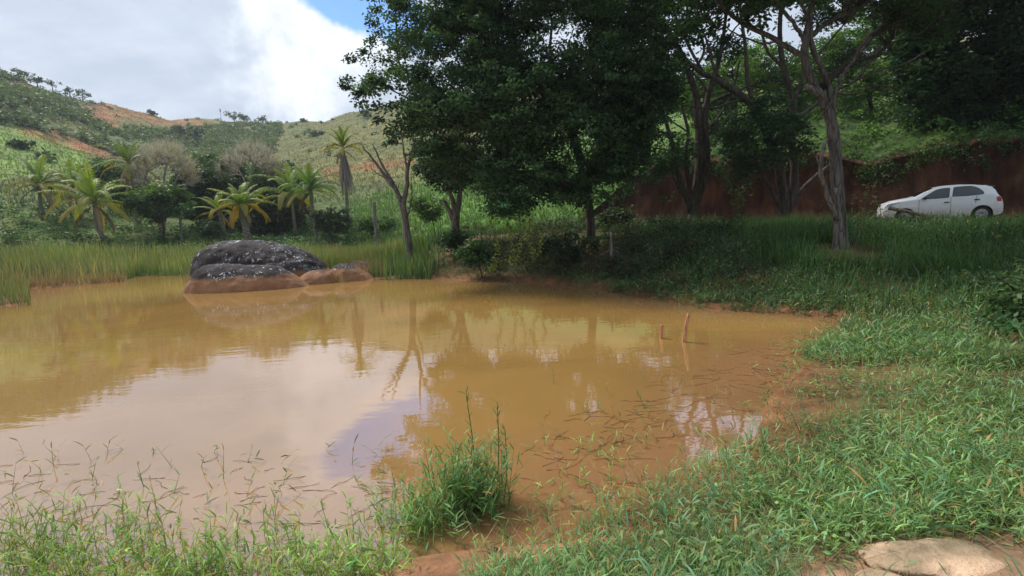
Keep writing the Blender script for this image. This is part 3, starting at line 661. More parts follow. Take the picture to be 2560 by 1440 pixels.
# ------------------------------------------------------------------ trees
def skeleton_branches(geo, nodes, parent, r_tip, r_base, sides=6, col=(1, 1, 1), start=0, maxr=None):
    """tapered tubes along a node tree: each chain follows its heaviest child"""
    n = len(nodes); cnt = np.ones(n)
    for i in range(n - 1, 0, -1): cnt[parent[i]] += cnt[i]
    R = r_tip * cnt ** 0.5; R = np.minimum(R, r_base if maxr is None else maxr)
    kids = [[] for _ in range(n)]
    for i in range(1, n): kids[parent[i]].append(i)
    stack = [(0, None)]
    while stack:
        i, frm = stack.pop(); ch = [i] if frm is None else [frm, i]
        while kids[i]:
            k = sorted(kids[i], key=lambda q: -cnt[q]); stack += [(q, i) for q in k[1:]]; i = k[0]; ch.append(i)
        if len(ch) < 2 or ch[-1] < start: continue
        P = nodes[ch]; r = R[ch].copy()
        if frm is not None: r[0] = min(r[0], r[1] * 1.25)
        if len(P) > 2: m = max(len(P), 6); idx = np.linspace(0, len(P) - 1, m); P2 = smoothpath(P, m); r = np.interp(idx, np.arange(len(P)), r)
        else: P2 = P
        tube(geo, P2, r, sides if r.max() > 0.04 else 4, col, cap=False)
def grow_to(start_nodes, targets, wiggle=0.12, sag=0.1, pieces=4):
    """attach each target to the nearest existing node by a crooked branch"""
    nodes = [np.array(p, float) for p in start_nodes]; parent = [0] + list(range(len(nodes) - 1))
    cen = nodes[-1]; order = np.argsort([np.linalg.norm(t - cen) for t in targets])
    arr = np.array(nodes)
    for k in order:
        t = targets[k]; d = np.linalg.norm(arr - t, axis=1) + 0.35 * np.maximum(arr[:, 2] - t[2], 0); b = int(np.argmin(d)); p0 = arr[b]; prev = b
        L = np.linalg.norm(t - p0)
        if L < 0.25: continue
        m = max(2, min(pieces, int(L / 0.4)))
        new = []
        for q in range(1, m + 1):
            f = q / m; p = p0 + (t - p0) * f + rng.normal(0, wiggle * L / m, 3) * (q < m) + np.array([0, 0, sag * L * math.sin(math.pi * f)]); new.append(p)
        for p in new: parent.append(prev); prev = len(parent) - 1
        arr = np.concatenate([arr, np.array(new)])
    return arr, parent
def blob_points(blobs, density, shell=0.35):
    """blobs in image terms: (px, py, depth, rx px, ry px, r depth m) -> clump centres in the crown's volume"""
    out = []
    for (px, py, Y, rx, ry, rd) in blobs:
        c = at(px, py, Y); a, b = rx * Y / F, ry * Y / F; n = max(3, int(density * (a * b * rd) ** 0.72 * 4))
        d = unit(rng.normal(size=(n, 3))); k = U(shell, 1.0, n)[:, None] ** 0.6
        p = c + d * k * np.array([a, rd, b]); out.append(p)
    return np.concatenate(out)
def crown_leaves(geo, centres, per, spread, L, W, col, up=0.5, droop=0.15, var=0.28, clumpvar=0.22):
    n = len(centres); k = np.repeat(np.arange(n), per); m = len(k)
    sp = np.array(spread) * np.exp(rng.normal(0, 0.25, (n, 1)))
    off = rng.normal(size=(m, 3)); off = off / (np.linalg.norm(off, axis=1)[:, None] + 1e-6) * U(0.15, 1, m)[:, None] ** 0.7 * sp[k]
    cc = tint(col, n, clumpvar, 0.08)[k] * tint((1, 1, 1), m, var, 0.08)
    P = centres[k] + off; P[:, 2] -= 0.25 * (off[:, 0] ** 2 + off[:, 1] ** 2) / max(spread[0], 0.1)
    leaves(geo, P, L * U(0.65, 1.25, m), W * U(0.7, 1.2, m), cc, up, droop)
def limb(parent, pts, r0, r1, mat, name='limb', Y=None, sides=10, gnarl=0.12, n=22, col=(1, 1, 1), seed=None):
    P = [at(*p) if len(p) == 3 and Y is None else at(p[0], p[1], Y + (p[2] if len(p) > 2 else 0)) for p in pts]
    S = smoothpath(P, n); t = np.linspace(0, 1, n)
    S[1:-1] += rng.normal(0, 0.012 + 0.12 * r1, (n - 2, 3)) * 0.6
    g = Geo(); tube(g, S, r0 + (r1 - r0) * t, sides, col, gnarl, seed=rng.uniform(0, 50) if seed is None else seed)
    part(name, g, mat, parent, smooth=True); return S
DARKGREEN = (0.040, 0.088, 0.036); MIDGREEN = (0.045, 0.10, 0.028); FRESH = (0.085, 0.17, 0.035)

# --- the big dark tree over the middle of the far bank
base = stand(1478, 18.6)
T = thing('broadleaf_tree', 'huge dense dark green tree overhanging the middle of the pond bank', 'tree', base)
tr = [base - [0, 0, .3], at(1470, 500, 18.6), at(1450, 400, 18.3), at(1420, 300, 18.0), at(1380, 200, 17.6)]
S = smoothpath(tr, 26); g = Geo(); tube(g, S, np.linspace(0.17, 0.11, 26), 12, (1, 1, 1), 0.18); part('trunk', g, BARK_D, T, smooth=True)
B = [(1150, 150, 17.5, 190, 150, 2.4), (1010, 235, 16.8, 105, 85, 1.4), (915, 205, 16.5, 52, 26, .6), (985, 45, 16.8, 85, 60, 1.3), (1350, 110, 16.5, 250, 190, 2.8),
     (1190, 365, 17.2, 140, 105, 1.9), (1305, 425, 15.6, 95, 95, 1.1), (1455, 330, 17.2, 165, 130, 2.0), (1600, 120, 17.4, 140, 180, 2.2), (1270, -60, 17, 330, 110, 2.8),
     (1085, 330, 16.8, 75, 95, 1.1), (1560, 330, 17.6, 70, 120, 1.2), (1010, 310, 16.6, 45, 40, .6), (955, 135, 16.6, 55, 30, .6), (1250, 500, 15.4, 42, 55, .6), (1350, 500, 15.6, 50, 45, .6),
     (1100, 430, 17.6, 55, 45, .8), (1430, 430, 16.9, 100, 60, 1.1), (1535, 400, 17.2, 65, 80, 1.0), (1600, 240, 17.0, 80, 90, 1.3), (1300, 250, 15.2, 200, 120, 1.4), (1335, 465, 15.5, 75, 50, .6), (1235, 480, 15.3, 40, 60, .5), (1290, 520, 15.3, 35, 35, .4), (1480, 485, 16.7, 95, 50, .8)]
cl = blob_points(B, 13.0); cl = cl[(cl[:, 2] > 1.9)]
OUTL = [(935, -300), (940, 20), (915, 100), (880, 180), (868, 225), (905, 250), (955, 275), (985, 330), (1050, 375), (1065, 440), (1120, 468), (1200, 465), (1215, 535), (1300, 545), (1395, 505), (1480, 535), (1560, 500), (1640, 390), (1700, 260), (1780, 0), (1780, -300)]
cpx, cpy = proj(cl); ed = np.where(inpoly(cpx, cpy, OUTL), 1, -1) * polydist(cpx, cpy, OUTL) + 22 * fb2(cpx, cpy, .02, 3)
thin_ = np.interp(cpx, [880, 980, 1080], [.35, .6, 1.0]) * np.clip(.55 + 1.4 * (fb2(cpx, cpy, .012, 3) + .25), .25, 1)
cl = cl[(ed > 2) & (rng.random(len(cl)) < thin_)]
nodes, par = grow_to(list(S[8:]), cl[rng.permutation(len(cl))[:260]], 0.16, 0.08)
g = Geo(); skeleton_branches(g, nodes, par, 0.012, 0.15, start=18); part('branches', g, BARK_D, T, smooth=True, kind='stuff')
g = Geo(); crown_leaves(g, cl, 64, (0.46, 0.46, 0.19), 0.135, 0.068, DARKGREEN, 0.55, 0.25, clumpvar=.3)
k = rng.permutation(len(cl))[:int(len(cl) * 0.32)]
crown_leaves(g, cl[k] + [0, -.1, .12], 50, (0.40, 0.40, 0.14), 0.13, 0.065, (0.115, 0.23, 0.108), 0.65, 0.15)  # paler upper leaves: crown highlights put into the leaf colour
highlight_clumps = blob_points([(1290, 420, 15.0, 105, 85, .5), (1130, 250, 15.6, 120, 110, .6), (1380, 230, 14.6, 190, 120, .6), (1240, 500, 14.9, 60, 40, .4), (1560, 150, 15.6, 100, 120, .6), (1040, 120, 15.8, 70, 80, .5), (1480, 350, 15.9, 120, 90, .6), (1620, 260, 16.2, 60, 100, .5), (1460, 90, 14.8, 120, 90, .6)], 9)
crown_leaves(g, highlight_clumps, 46, (0.36, 0.3, 0.13), 0.12, 0.06, (0.10, 0.20, 0.098), 0.6, 0.25)  # lighter green on the front clumps stands in for light on the crown
sp = np.concatenate([np.array([at(x + U(-8, 8), y + U(-8, 8), 16.6) for _ in range(3)]) for x, y in ((865, 212), (890, 235), (905, 130), (930, 105), (882, 150), (930, 55), (950, 300), (975, 330), (900, 255), (870, 198), (985, 350), (940, 20))])
crown_leaves(g, sp, 30, (0.22, 0.22, 0.1), 0.13, 0.065, DARKGREEN, 0.4, 0.3)
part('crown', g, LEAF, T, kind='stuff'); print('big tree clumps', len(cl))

# --- small twin-stemmed tree to its left
base = stand(1137, 21.0); T = thing('broadleaf_tree', 'slim twin-stemmed tree on the green slope left of the big dark tree', 'tree', base); Yb = 21.0
g = Geo(); S = smoothpath([base - [0, 0, .3], at(1138, 570, Yb), at(1140, 540, Yb)], 10); tube(g, S, np.linspace(.2, .16, 10), 9, (1, 1, 1), .15); part('trunk', g, BARK, T, smooth=True)
tips = [limb(T, pts, .13, .05, BARK, Y=Yb) for pts in ([(1140, 545), (1133, 505), (1122, 470), (1118, 420)], [(1141, 545), (1148, 500), (1152, 465), (1165, 410)], [(1138, 560), (1120, 520), (1108, 500)])]
cl = blob_points([(1105, 400, 21.2, 62, 55, 1.2), (1170, 400, 21, 50, 40, 1.0), (1130, 440, 21, 60, 30, .9)], 13)
nodes, par = grow_to(list(tips[0]), cl[:60], .15, .1); g = Geo(); skeleton_branches(g, nodes, par, .012, .05, start=22); part('branches', g, BARK, T, smooth=True, kind='stuff')
g = Geo(); crown_leaves(g, cl, 70, (.4, .4, .2), .16, .08, (0.03, 0.07, 0.025), .5, .2); part('crown', g, LEAF, T, kind='stuff')

# --- bare forked tree at the end of the reed bed
base = stand(1025, 20.6); T = thing('bare_tree', 'leafless forked tree standing in the reeds right of the boulder', 'tree', base); Yb = 20.6
g = Geo(); S = smoothpath([base - [0, 0, .5], at(1018, 585, Yb), at(1012, 545, Yb), at(1006, 505, Yb)], 16); tube(g, S, np.linspace(.155, .125, 16), 12, (1, 1, 1), .18); part('trunk', g, BARK, T, smooth=True)
for pts, a, b in (([(1006, 510), (992, 478), (968, 448), (945, 415), (922, 385), (902, 360)], .10, .022), ([(1004, 500), (985, 462), (960, 420), (945, 390), (930, 358)], .08, .018),
                  ([(1008, 512), (1016, 470), (1018, 430), (1025, 395), (1038, 345)], .11, .03), ([(1020, 425), (1012, 395), (1006, 350), (1004, 322)], .055, .014), ([(1012, 555), (1025, 520), (1029, 480), (1028, 440)], .05, .014),
                  ([(975, 455), (955, 440), (935, 428), (925, 415)], .035, .008), ([(1028, 400), (1042, 380), (1044, 352)], .03, .008), ([(1018, 440), (1010, 425), (1000, 415)], .02, .006), ([(940, 408), (925, 400), (918, 392)], .02, .006)):
    limb(T, pts, a, b, BARK, Y=Yb)

# --- the tall grey trunk on the near bank
base = stand(2108, 12.6); TRUNK = base; T = thing('broadleaf_tree', 'tall tree with pale grey furrowed trunk on the near bank, its limbs spreading overhead', 'tree', base); Yb = 12.6
g = Geo(); S = smoothpath([base - [0, 0, .35], at(2106, 640, Yb), at(2101, 570, Yb), at(2094, 480, Yb), at(2090, 400, Yb), at(2084, 340, Yb), at(2074, 290, Yb), at(2064, 262, Yb)], 44)
tube(g, S, np.interp(np.linspace(0, 1, 44), [0, .08, .3, .8, 1], [.21, .172, .145, .12, .115]), 20, (.72, .70, .74), .2, seed=3.0)
tube(g, smoothpath([at(2092, 560, Yb - .1), at(2090, 610, Yb - .1), at(2092, 645, Yb - .12), base + [-.1, -.1, -.3]], 12), np.linspace(.06, .12, 12), 10, (1, 1, 1), .2)
tube(g, smoothpath([at(2088, 470, Yb - .12), at(2100, 560, Yb - .16), at(2112, 640, Yb - .15), base + [.1, -.12, -.3]], 14), np.linspace(.05, .11, 14), 10, (1, 1, 1), .2)
trunk4 = part('trunk', g, BARK, T, smooth=True)
L4 = []
for pts, a, b in (([(2068, 275), (2048, 232), (2030, 205), (2016, 165), (2012, 120), (2022, 60), (2030, 0), (2032, -90)], .125, .07), ([(2074, 280), (2072, 225), (2058, 175), (2040, 140), (2028, 100), (2024, 60)], .075, .07),
                  ([(2080, 285), (2088, 235), (2102, 195), (2126, 160, .1), (2152, 128, .2), (2178, 92, .3)], .06, .022), ([(2018, 150), (1985, 128, .1), (1940, 100, .2), (1880, 72, .3), (1830, 40, .4), (1785, -5, .5), (1750, -60, .6)], .085, .04),
                  ([(2014, 108), (1992, 70, -.1), (1962, 30, -.2), (1935, -15, -.3), (1915, -70, -.4)], .06, .03), ([(2026, 90), (2062, 62, .2), (2110, 36, .4), (2165, 8, .6), (2230, -40, .8)], .075, .03),
                  ([(2058, 215), (2092, 180, .6), (2135, 150, 1.0), (2170, 100, 1.3), (2215, 62, 1.6), (2280, 25, 1.9), (2360, -25, 2.2)], .11, .07), ([(2190, 82, 1.4), (2240, 68, 1.7), (2300, 72, 2), (2350, 95, 2.3)], .04, .012),
                  ([(2128, 152, .9), (2175, 145, 1.1), (2230, 110, 1.3), (2290, 88, 1.5), (2350, 50, 1.8)], .05, .018), ([(1945, 102, .2), (1905, 108, .2), (1850, 90, .2), (1800, 60, .2), (1760, 52, .2)], .035, .01),
                  ([(1880, 70, .3), (1850, 20, .4), (1835, -40, .5)], .045, .02), ([(2020, 50), (2000, 0, -.3), (1985, -60, -.4)], .05, .02)):
    L4.append(limb(T, pts, a * .85, b * .85, BARK_D if len(L4) in (6, 7, 8) else BARK, Y=Yb, col=(.62, .6, .62)))
limb(T, [(2046, 235), (2028, 222), (2012, 214)], .075, .06, BARK, 'broken_limb', Y=Yb - .1, n=10)
limb(T, [(2092, 548), (2072, 500), (2058, 455), (2052, 410), (2058, 375), (2068, 348)], .06, .035, BARK, 'dead_snag', Y=Yb - .2)
limb(T, [(2056, 432), (2046, 405), (2041, 390)], .025, .008, BARK, 'dead_snag', Y=Yb - .2, n=8)
limb(T, [(2052, 285), (2068, 268), (2080, 252)], .012, .01, BARK, 'dead_snag', Y=Yb - .35, n=8)
cl = blob_points([(1850, -60, 12.8, 190, 60, 1.5), (2080, -90, 12.6, 200, 60, 1.8), (2300, -30, 14, 150, 60, 1.5), (1760, 25, 13.0, 80, 40, .8), (2330, 60, 14.8, 70, 45, .8), (1930, 20, 12.4, 60, 25, .6), (2100, -330, 12.5, 420, 130, 3.6), (1780, -300, 13.0, 250, 120, 3.0), (2480, -250, 13.0, 260, 130, 3.2), (1760, -80, 13.4, 130, 60, 1.4)], 10)  # highest blobs, out of view, added to shade the bank and wall
nodes, par = grow_to([p for Lm in (L4[0], L4[3], L4[5], L4[6]) for p in Lm[10:]], cl[:150], .15, .06); g = Geo()
par = [0] + [p for p in par[1:]]; 
g = Geo()
for q in cl[:170]:
    d = np.concatenate(L4); b = d[np.argmin(np.linalg.norm(d - q, axis=1))]; mid = (b + q) / 2 + rng.normal(0, .12, 3); tube(g, smoothpath([b, mid, q], 7), np.linspace(.022, .006, 7), 4, cap=False)
part('branches', g, BARK_D, T, smooth=True, kind='stuff')
g = Geo(); crown_leaves(g, cl, 54, (.38, .38, .18), .135, .068, (0.045, 0.10, 0.036), .5, .2); part('crown', g, LEAF, T, kind='stuff')

# --- trees on the far side of the road
def stem_tree(label, basepx, Yb, stems, blobs, density, per, L, W, col, spread=(.45, .45, .22), name='broadleaf_tree', twigs=110, mat=BARK_D, tipr=.012, upf=.5, drop=.15):
    base = stand(basepx, Yb); T = thing(name, label, 'tree', base); allp = []
    for k, (pts, a, b) in enumerate(stems):
        if k == 0:
            P = [base - [0, 0, .3]] + [at(p[0], p[1], Yb + (p[2] if len(p) > 2 else 0)) for p in pts]; S = smoothpath(P, 24); S[2:-1] += rng.normal(0, .02, (21, 3)); g = Geo(); tube(g, S, np.linspace(a, b, 24), 12, (1, 1, 1), .18, seed=k * 3.1 + basepx); part('trunk', g, mat, T, smooth=True)
        else: S = limb(T, pts, a, b, mat, Y=Yb)
        allp.append(S)
    cl = blob_points(blobs, density); d = np.concatenate(allp); g = Geo()
    for q in cl[rng.permutation(len(cl))[:twigs]]:
        b = d[np.argmin(np.linalg.norm(d - q, axis=1) + .5 * np.maximum(d[:, 2] - q[2], 0))]; ln = np.linalg.norm(q - b); mid = (b + q) / 2 + rng.normal(0, .09 * ln, 3); tube(g, smoothpath([b, mid, q], 7), np.linspace(.012 + .012 * ln, .006, 7), 4, cap=False)
    part('branches', g, mat, T, smooth=True, kind='stuff')
    g = Geo(); crown_leaves(g, cl, per, spread, L, W, col, upf, drop); part('crown', g, LEAF, T, kind='stuff'); return T
stem_tree('many-stemmed tree by the road left of the grey trunk, roots against the red bank', 1728, 24.0,
    [([(1742, 480), (1748, 400), (1746, 330), (1742, 250), (1725, 190), (1700, 130), (1660, 60)], .26, .08), ([(1728, 530), (1705, 470), (1690, 420), (1680, 360), (1660, 290), (1635, 240)], .16, .06), ([(1735, 530), (1760, 440), (1768, 380), (1762, 300), (1775, 220), (1800, 140), (1815, 40)], .2, .07),
     ([(1725, 530), (1720, 450), (1712, 400), (1720, 330), (1700, 250)], .14, .05), ([(1745, 300), (1790, 250), (1850, 225), (1900, 205)], .09, .04), ([(1690, 340), (1650, 330), (1600, 345), (1560, 330)], .07, .02), ([(1700, 240), (1660, 190), (1640, 120), (1650, 30)], .08, .03), ([(1720, 190), (1760, 130), (1740, 60), (1720, 0)], .07, .03), ([(1745, 520), (1715, 500), (1690, 460), (1678, 430)], .07, .05), ([(1770, 230), (1740, 190), (1700, 175), (1650, 185)], .05, .02), ([(1750, 340), (1790, 300), (1830, 230), (1850, 150)], .07, .03), ([(1690, 380), (1640, 372), (1590, 400)], .04, .015), ([(1720, 330), (1670, 300), (1610, 292), (1550, 300)], .04, .012), ([(1800, 130), (1830, 80), (1870, 40)], .05, .02)],
    [(1660, 385, 23.5, 80, 55, 1.0), (1740, -20, 24, 140, 60, 2.0), (1740, -220, 23, 260, 130, 3.5), (1620, 130, 24, 70, 100, 1.5), (1600, 300, 23, 55, 60, .9), (1810, 310, 24.5, 55, 35, .9)], 8, 58, .18, .09, (0.045, 0.095, 0.038))  # topmost blob is unseen crown added for shade on the road
stem_tree('many-stemmed tree with a low leafy bough just left of the grey trunk', 1965, 23.2,
    [([(1960, 490), (1950, 430), (1935, 380), (1915, 330), (1890, 280), (1860, 245), (1800, 205), (1750, 180), (1690, 130)], .24, .09), ([(1968, 530), (1985, 460), (1985, 400), (1978, 340), (1985, 260), (1960, 170), (1950, 80), (1955, -30)], .2, .08), ([(1972, 530), (1995, 490), (2030, 450), (2068, 418)], .13, .09), ([(1958, 530), (1925, 470), (1900, 430), (1880, 400)], .12, .05),
     ([(1985, 300), (2030, 270), (2080, 230), (2140, 200), (2200, 120)], .1, .05), ([(1900, 290), (1870, 215), (1865, 130), (1850, 20)], .11, .06), ([(1870, 250), (1830, 255), (1780, 270), (1700, 262)], .06, .02), ([(1960, 170), (1920, 130), (1900, 60), (1895, -20)], .07, .03), ([(1830, 230), (1790, 180), (1770, 110), (1740, 40)], .08, .03), ([(1760, 185), (1720, 110), (1690, 40), (1680, -30)], .07, .03), ([(2080, 230), (2130, 235), (2190, 215), (2250, 220)], .05, .015), ([(2140, 200), (2200, 175), (2260, 160), (2330, 120)], .06, .02), ([(1985, 260), (2010, 190), (2060, 120), (2110, 60)], .07, .03), ([(1890, 280), (1840, 290), (1780, 320), (1720, 318)], .04, .012)],
    [(1895, 350, 22.4, 95, 75, 1.2), (1850, 400, 22.2, 45, 50, .7), (1985, 330, 22.6, 55, 60, .8), (1920, 265, 22.6, 55, 35, .8), (1880, -30, 24, 150, 45, 1.8), (2040, -220, 22, 260, 120, 3.8), (2080, 20, 24, 80, 40, 1.2), (1810, 120, 24, 50, 30, .8)], 9, 60, .17, .085, (0.05, 0.105, 0.045))  # highest blob lies out of view, added to darken the ground below
stem_tree('dark dense tree on top of the bank above the parked car', 2330, 27.5,
    [([(2325, 300), (2315, 250), (2318, 180), (2340, 100), (2370, 20)], .16, .07), ([(2330, 335), (2300, 270), (2275, 210), (2250, 160)], .09, .04), ([(2335, 335), (2350, 270), (2380, 220), (2420, 160)], .1, .05), ([(2332, 345), (2342, 290), (2345, 220)], .07, .04)],
    [(2440, 110, 25.5, 150, 140, 2.6), (2520, 250, 25, 80, 90, 1.6), (2400, 230, 26, 70, 60, 1.2), (2330, 60, 27, 90, 90, 2.0), (2560, 60, 24, 90, 150, 2.0), (2270, 230, 27.5, 45, 35, .8), (2480, 320, 25.2, 60, 30, .8), (2640, 200, 24, 90, 160, 2.0), (2380, 190, 25, 110, 70, 1.4), (2300, 140, 26, 70, 70, 1.4), (2460, -180, 23, 280, 140, 3.8), (2540, 310, 24, 70, 50, 1.0), (2440, 305, 25, 110, 40, .9), (2310, 285, 26.3, 60, 40, .8), (2250, 60, 27, 60, 60, 1.2)], 6.2, 60, .23, .115, (0.036, 0.08, 0.03), spread=(.55, .55, .28))  # blob above the view added to shade the cut bank
stem_tree('slender tree with pale stems on the slope behind the grey trunk', 2180, 33.0,
    [([(2175, 250), (2180, 180), (2195, 110), (2200, 40)], .12, .05), ([(2180, 280), (2160, 210), (2150, 130)], .07, .03), ([(2185, 240), (2215, 180), (2230, 120)], .06, .03)],
    [(2150, 210, 33, 60, 40, 1.5), (2120, 130, 34, 70, 60, 1.6), (2220, 180, 33, 60, 50, 1.4), (2060, 150, 35, 70, 60, 1.6), (2200, 60, 34, 70, 60, 1.6)], 7, 46, .22, .11, (0.11, 0.21, 0.05), spread=(.55, .55, .3))  # leaf colour raised to stand for light from above and behind
stem_tree('light green tree on the slope showing between the roadside trees', 1840, 36.0,
    [([(1838, 330), (1840, 260), (1830, 180)], .14, .06), ([(1842, 330), (1870, 270), (1880, 200)], .08, .03)],
    [(1830, 200, 36, 90, 70, 2.0), (1760, 260, 36, 60, 60, 1.4), (1900, 160, 37, 80, 60, 1.8), (2000, 200, 38, 80, 70, 1.8), (1680, 220, 38, 60, 70, 1.6)], 7, 46, .22, .11, (0.12, 0.23, 0.05), spread=(.6, .6, .3))  # backlit look put into the brighter leaf colour

# ------------------------------------------------------------------ palms
def frond(geo, p0, az, el, L, droop, col, tip, width=0.55, nleaf=46, hang=0.5):
    """one arching pinnate frond: rachis and two rows of drooping leaflets"""
    m = 22; t = np.linspace(0, 1, m); th = el - droop * t ** 1.25; h = np.array([math.cos(az), math.sin(az), 0])
    st = (L / (m - 1)) * (np.cos(th)[:, None] * h + np.sin(th)[:, None] * np.array([0, 0, 1])); R = p0 + np.concatenate([[np.zeros(3)], np.cumsum(st[:-1], 0)])
    tube(geo, R, np.linspace(0.032, 0.007, m), 4, np.array(col) * 1.1 + 0.02, cap=False)
    s = np.linspace(0.10, 0.985, nleaf); s = np.concatenate([s, s + 0.006]); n = len(s); sg = np.repeat([1, -1], nleaf)
    P = np.stack([np.interp(s, t, R[:, k]) for k in range(3)], 1); T = unit(np.stack([np.interp(s, t, st[:, k]) for k in range(3)], 1))
    side = np.array([-math.sin(az), math.cos(az), 0]); up = np.cross(T, side)
    Ll = width * (np.sin(np.pi * np.clip(0.13 + 0.80 * s, 0, 1)) ** 0.7) * U(0.85, 1.1, n)
    d0 = unit(T * 0.75 + side * sg[:, None] * 0.75 + up * 0.12 * np.sign(up[:, 2:3]) + rng.normal(0, .06, (n, 3))); d1 = unit(d0 + np.array([0, 0, -1]) * (hang + U(0, .35, n))[:, None]); d2 = unit(d1 + np.array([0, 0, -1]) * (hang * 1.2))
    w = 0.044; sv = unit(np.cross(d0, up + 0.01)); q1 = P + d0 * (Ll * .35)[:, None]; q2 = q1 + d1 * (Ll * .35)[:, None]; q3 = q2 + d2 * (Ll * .3)[:, None]
    V = np.stack([P - sv * w * .25, P + sv * w * .25, q1 - sv * w * .5, q1 + sv * w * .5, q2 - sv * w * .4, q2 + sv * w * .4, q3], 1)
    b = np.arange(n)[:, None] * 7; Q = np.concatenate([b + [0, 1, 3, 2], b + [2, 3, 5, 4]]); Tt = b + [4, 5, 6]
    f = s[:, None]; cc = (np.array(col) * (1 - f ** 1.5) + np.array(tip) * f ** 1.5) * tint((1, 1, 1), n, .12, .05)
    geo.add(V.reshape(-1, 3), [Q, Tt], np.repeat(cc, 7, 0))
PG, PY, PB = (0.13, 0.22, 0.05), (0.40, 0.31, 0.05), (0.28, 0.20, 0.12)
def palm(label, basepx, Yb, top, trunk_r, L, nf, green=PG, old=PY, oldfrac=0.35, dead=2, spread=1.0, skirt=0, width=.55, seed=0, bend=0.0, uprightness=0.0, name='coconut_palm'):
    global rng; keep = rng; rng = np.random.default_rng(1000 + seed)
    base = stand(basepx, Yb); T = thing(name, label, 'palm', base, 'palms behind the reed bed'); tp = at(top[0], top[1], Yb)
    mid = (base + tp) / 2 + np.array([bend, 0, 0]); S = smoothpath([base - [0, 0, .3], base + (mid - base) * .5 + [bend * .4, 0, 0], mid, tp], 30); r = np.interp(np.linspace(0, 1, 30), [0, .1, 1], [trunk_r * 1.35, trunk_r, trunk_r * .8]) * (1 + .05 * (np.arange(30) % 2))
    g = Geo(); tube(g, S, r, 10, (1, 1, 1), .05); part('trunk', g, BARK_P, T, smooth=True)
    nf += 4
    for k in range(nf):
        f = k / (nf - 1); az = k * 2.39996 + seed; el = (1.48 - 1.5 * f ** 1.05 * spread) + U(-.12, .12); el = el + uprightness + .2 * math.cos(az - seed * 2.1)
        a = sstep(1 - oldfrac, 1.0, f); col = np.array(green) * (1 - a) + np.array(old) * a; tip = col * .7 + np.array(old) * .3
        g = Geo(); frond(g, tp + np.array([math.cos(az), math.sin(az), 0]) * .06 + [0, 0, .1 * (1 - f)], az, el, 1.15 * L * U(.85, 1.1) * (0.8 + .2 * min(1, f * 2.5)), (1.0 + .5 * f) * U(.7, 1.4), col * U(.85, 1.15), tip, width=width * L / 2.4 * .8, hang=.35 + .35 * f)
        part('frond', g, LEAF, T)
    for k in range(dead):
        az = k * 2.1 + seed * 1.7; g = Geo(); frond(g, tp - [0, 0, .12], az, -.35 - U(0, .4), L * .8, 1.0, PB, PB, width=width * L / 2.4 * .6, hang=.9); part('dead_frond', g, DRY, T)
    if skirt:
        g = Geo(); n = 110; a = U(0, 6.283, n); P = tp + np.stack([np.cos(a) * .08, np.sin(a) * .08, -U(0, .3, n) * skirt], -1)
        blades(g, P, a, skirt * U(.6, 1.15, n), .10, np.pi - .2 + U(-.1, .06, n), U(.02, .18, n), 4, tint((0.26, 0.215, 0.20), n, .22, .06)); part('dead_skirt', g, DRY, T, kind='stuff')
    rng = keep; return T
palm('short palm at the far left with yellowing fronds, dark trees behind it', 112, 40, (98, 462), .13, 2.5, 15, oldfrac=.55, dead=3, seed=1, bend=-.1)
palm('large spreading palm with yellow-green fronds and a curved pale trunk, left of the grey trees', 268, 36, (236, 508), .15, 2.9, 19, green=(0.2, 0.3, 0.045), oldfrac=.4, dead=3, spread=1.05, seed=2, bend=-.35)
palm('palm half hidden behind the large spreading palm at left', 205, 42, (182, 466), .12, 2.5, 13, dead=2, seed=3, green=(0.12, 0.22, 0.045))
palm('tall thin palm with twin pale stems beside the left grey leafless tree', 342, 41, (324, 415), .12, 2.3, 12, oldfrac=.5, dead=4, seed=4, uprightness=.1)
palm('small yellowish palm behind the boulder, left of the orange-fronded palm', 562, 37, (548, 530), .15, 1.6, 11, green=(0.2, 0.28, 0.045), oldfrac=.5, dead=3, seed=6)
palm('thick-trunked palm with orange-yellow lower fronds right behind the boulder', 618, 34, (604, 515), .24, 1.75, 18, green=(0.19, 0.31, 0.05), old=(0.48, 0.29, 0.02), oldfrac=.5, dead=3, seed=7, width=.7)
palm('green palm with drooping fronds, left of a pair near the middle', 737, 41, (728, 490), .13, 2.9, 16, oldfrac=.25, dead=2, seed=8)
palm('green palm with a dark slim trunk, right of a pair near the middle', 788, 36, (776, 476), .12, 2.1, 17, green=(0.11, 0.22, 0.055), oldfrac=.15, dead=1, seed=9)
palm('tallest palm, upright fronds above a long grey skirt of dead leaves', 868, 38, (857, 372), .13, 1.7, 10, green=(0.19, 0.28, 0.045), oldfrac=.5, dead=2, skirt=2.9, seed=10, uprightness=.25, bend=.05)
palm('thin dead palm stub with a small drooping tuft beside the left grey tree', 449, 38, (446, 490), .08, .8, 5, green=(0.26, 0.2, 0.16), old=(0.26, 0.2, 0.16), dead=3, seed=11, spread=1.6)

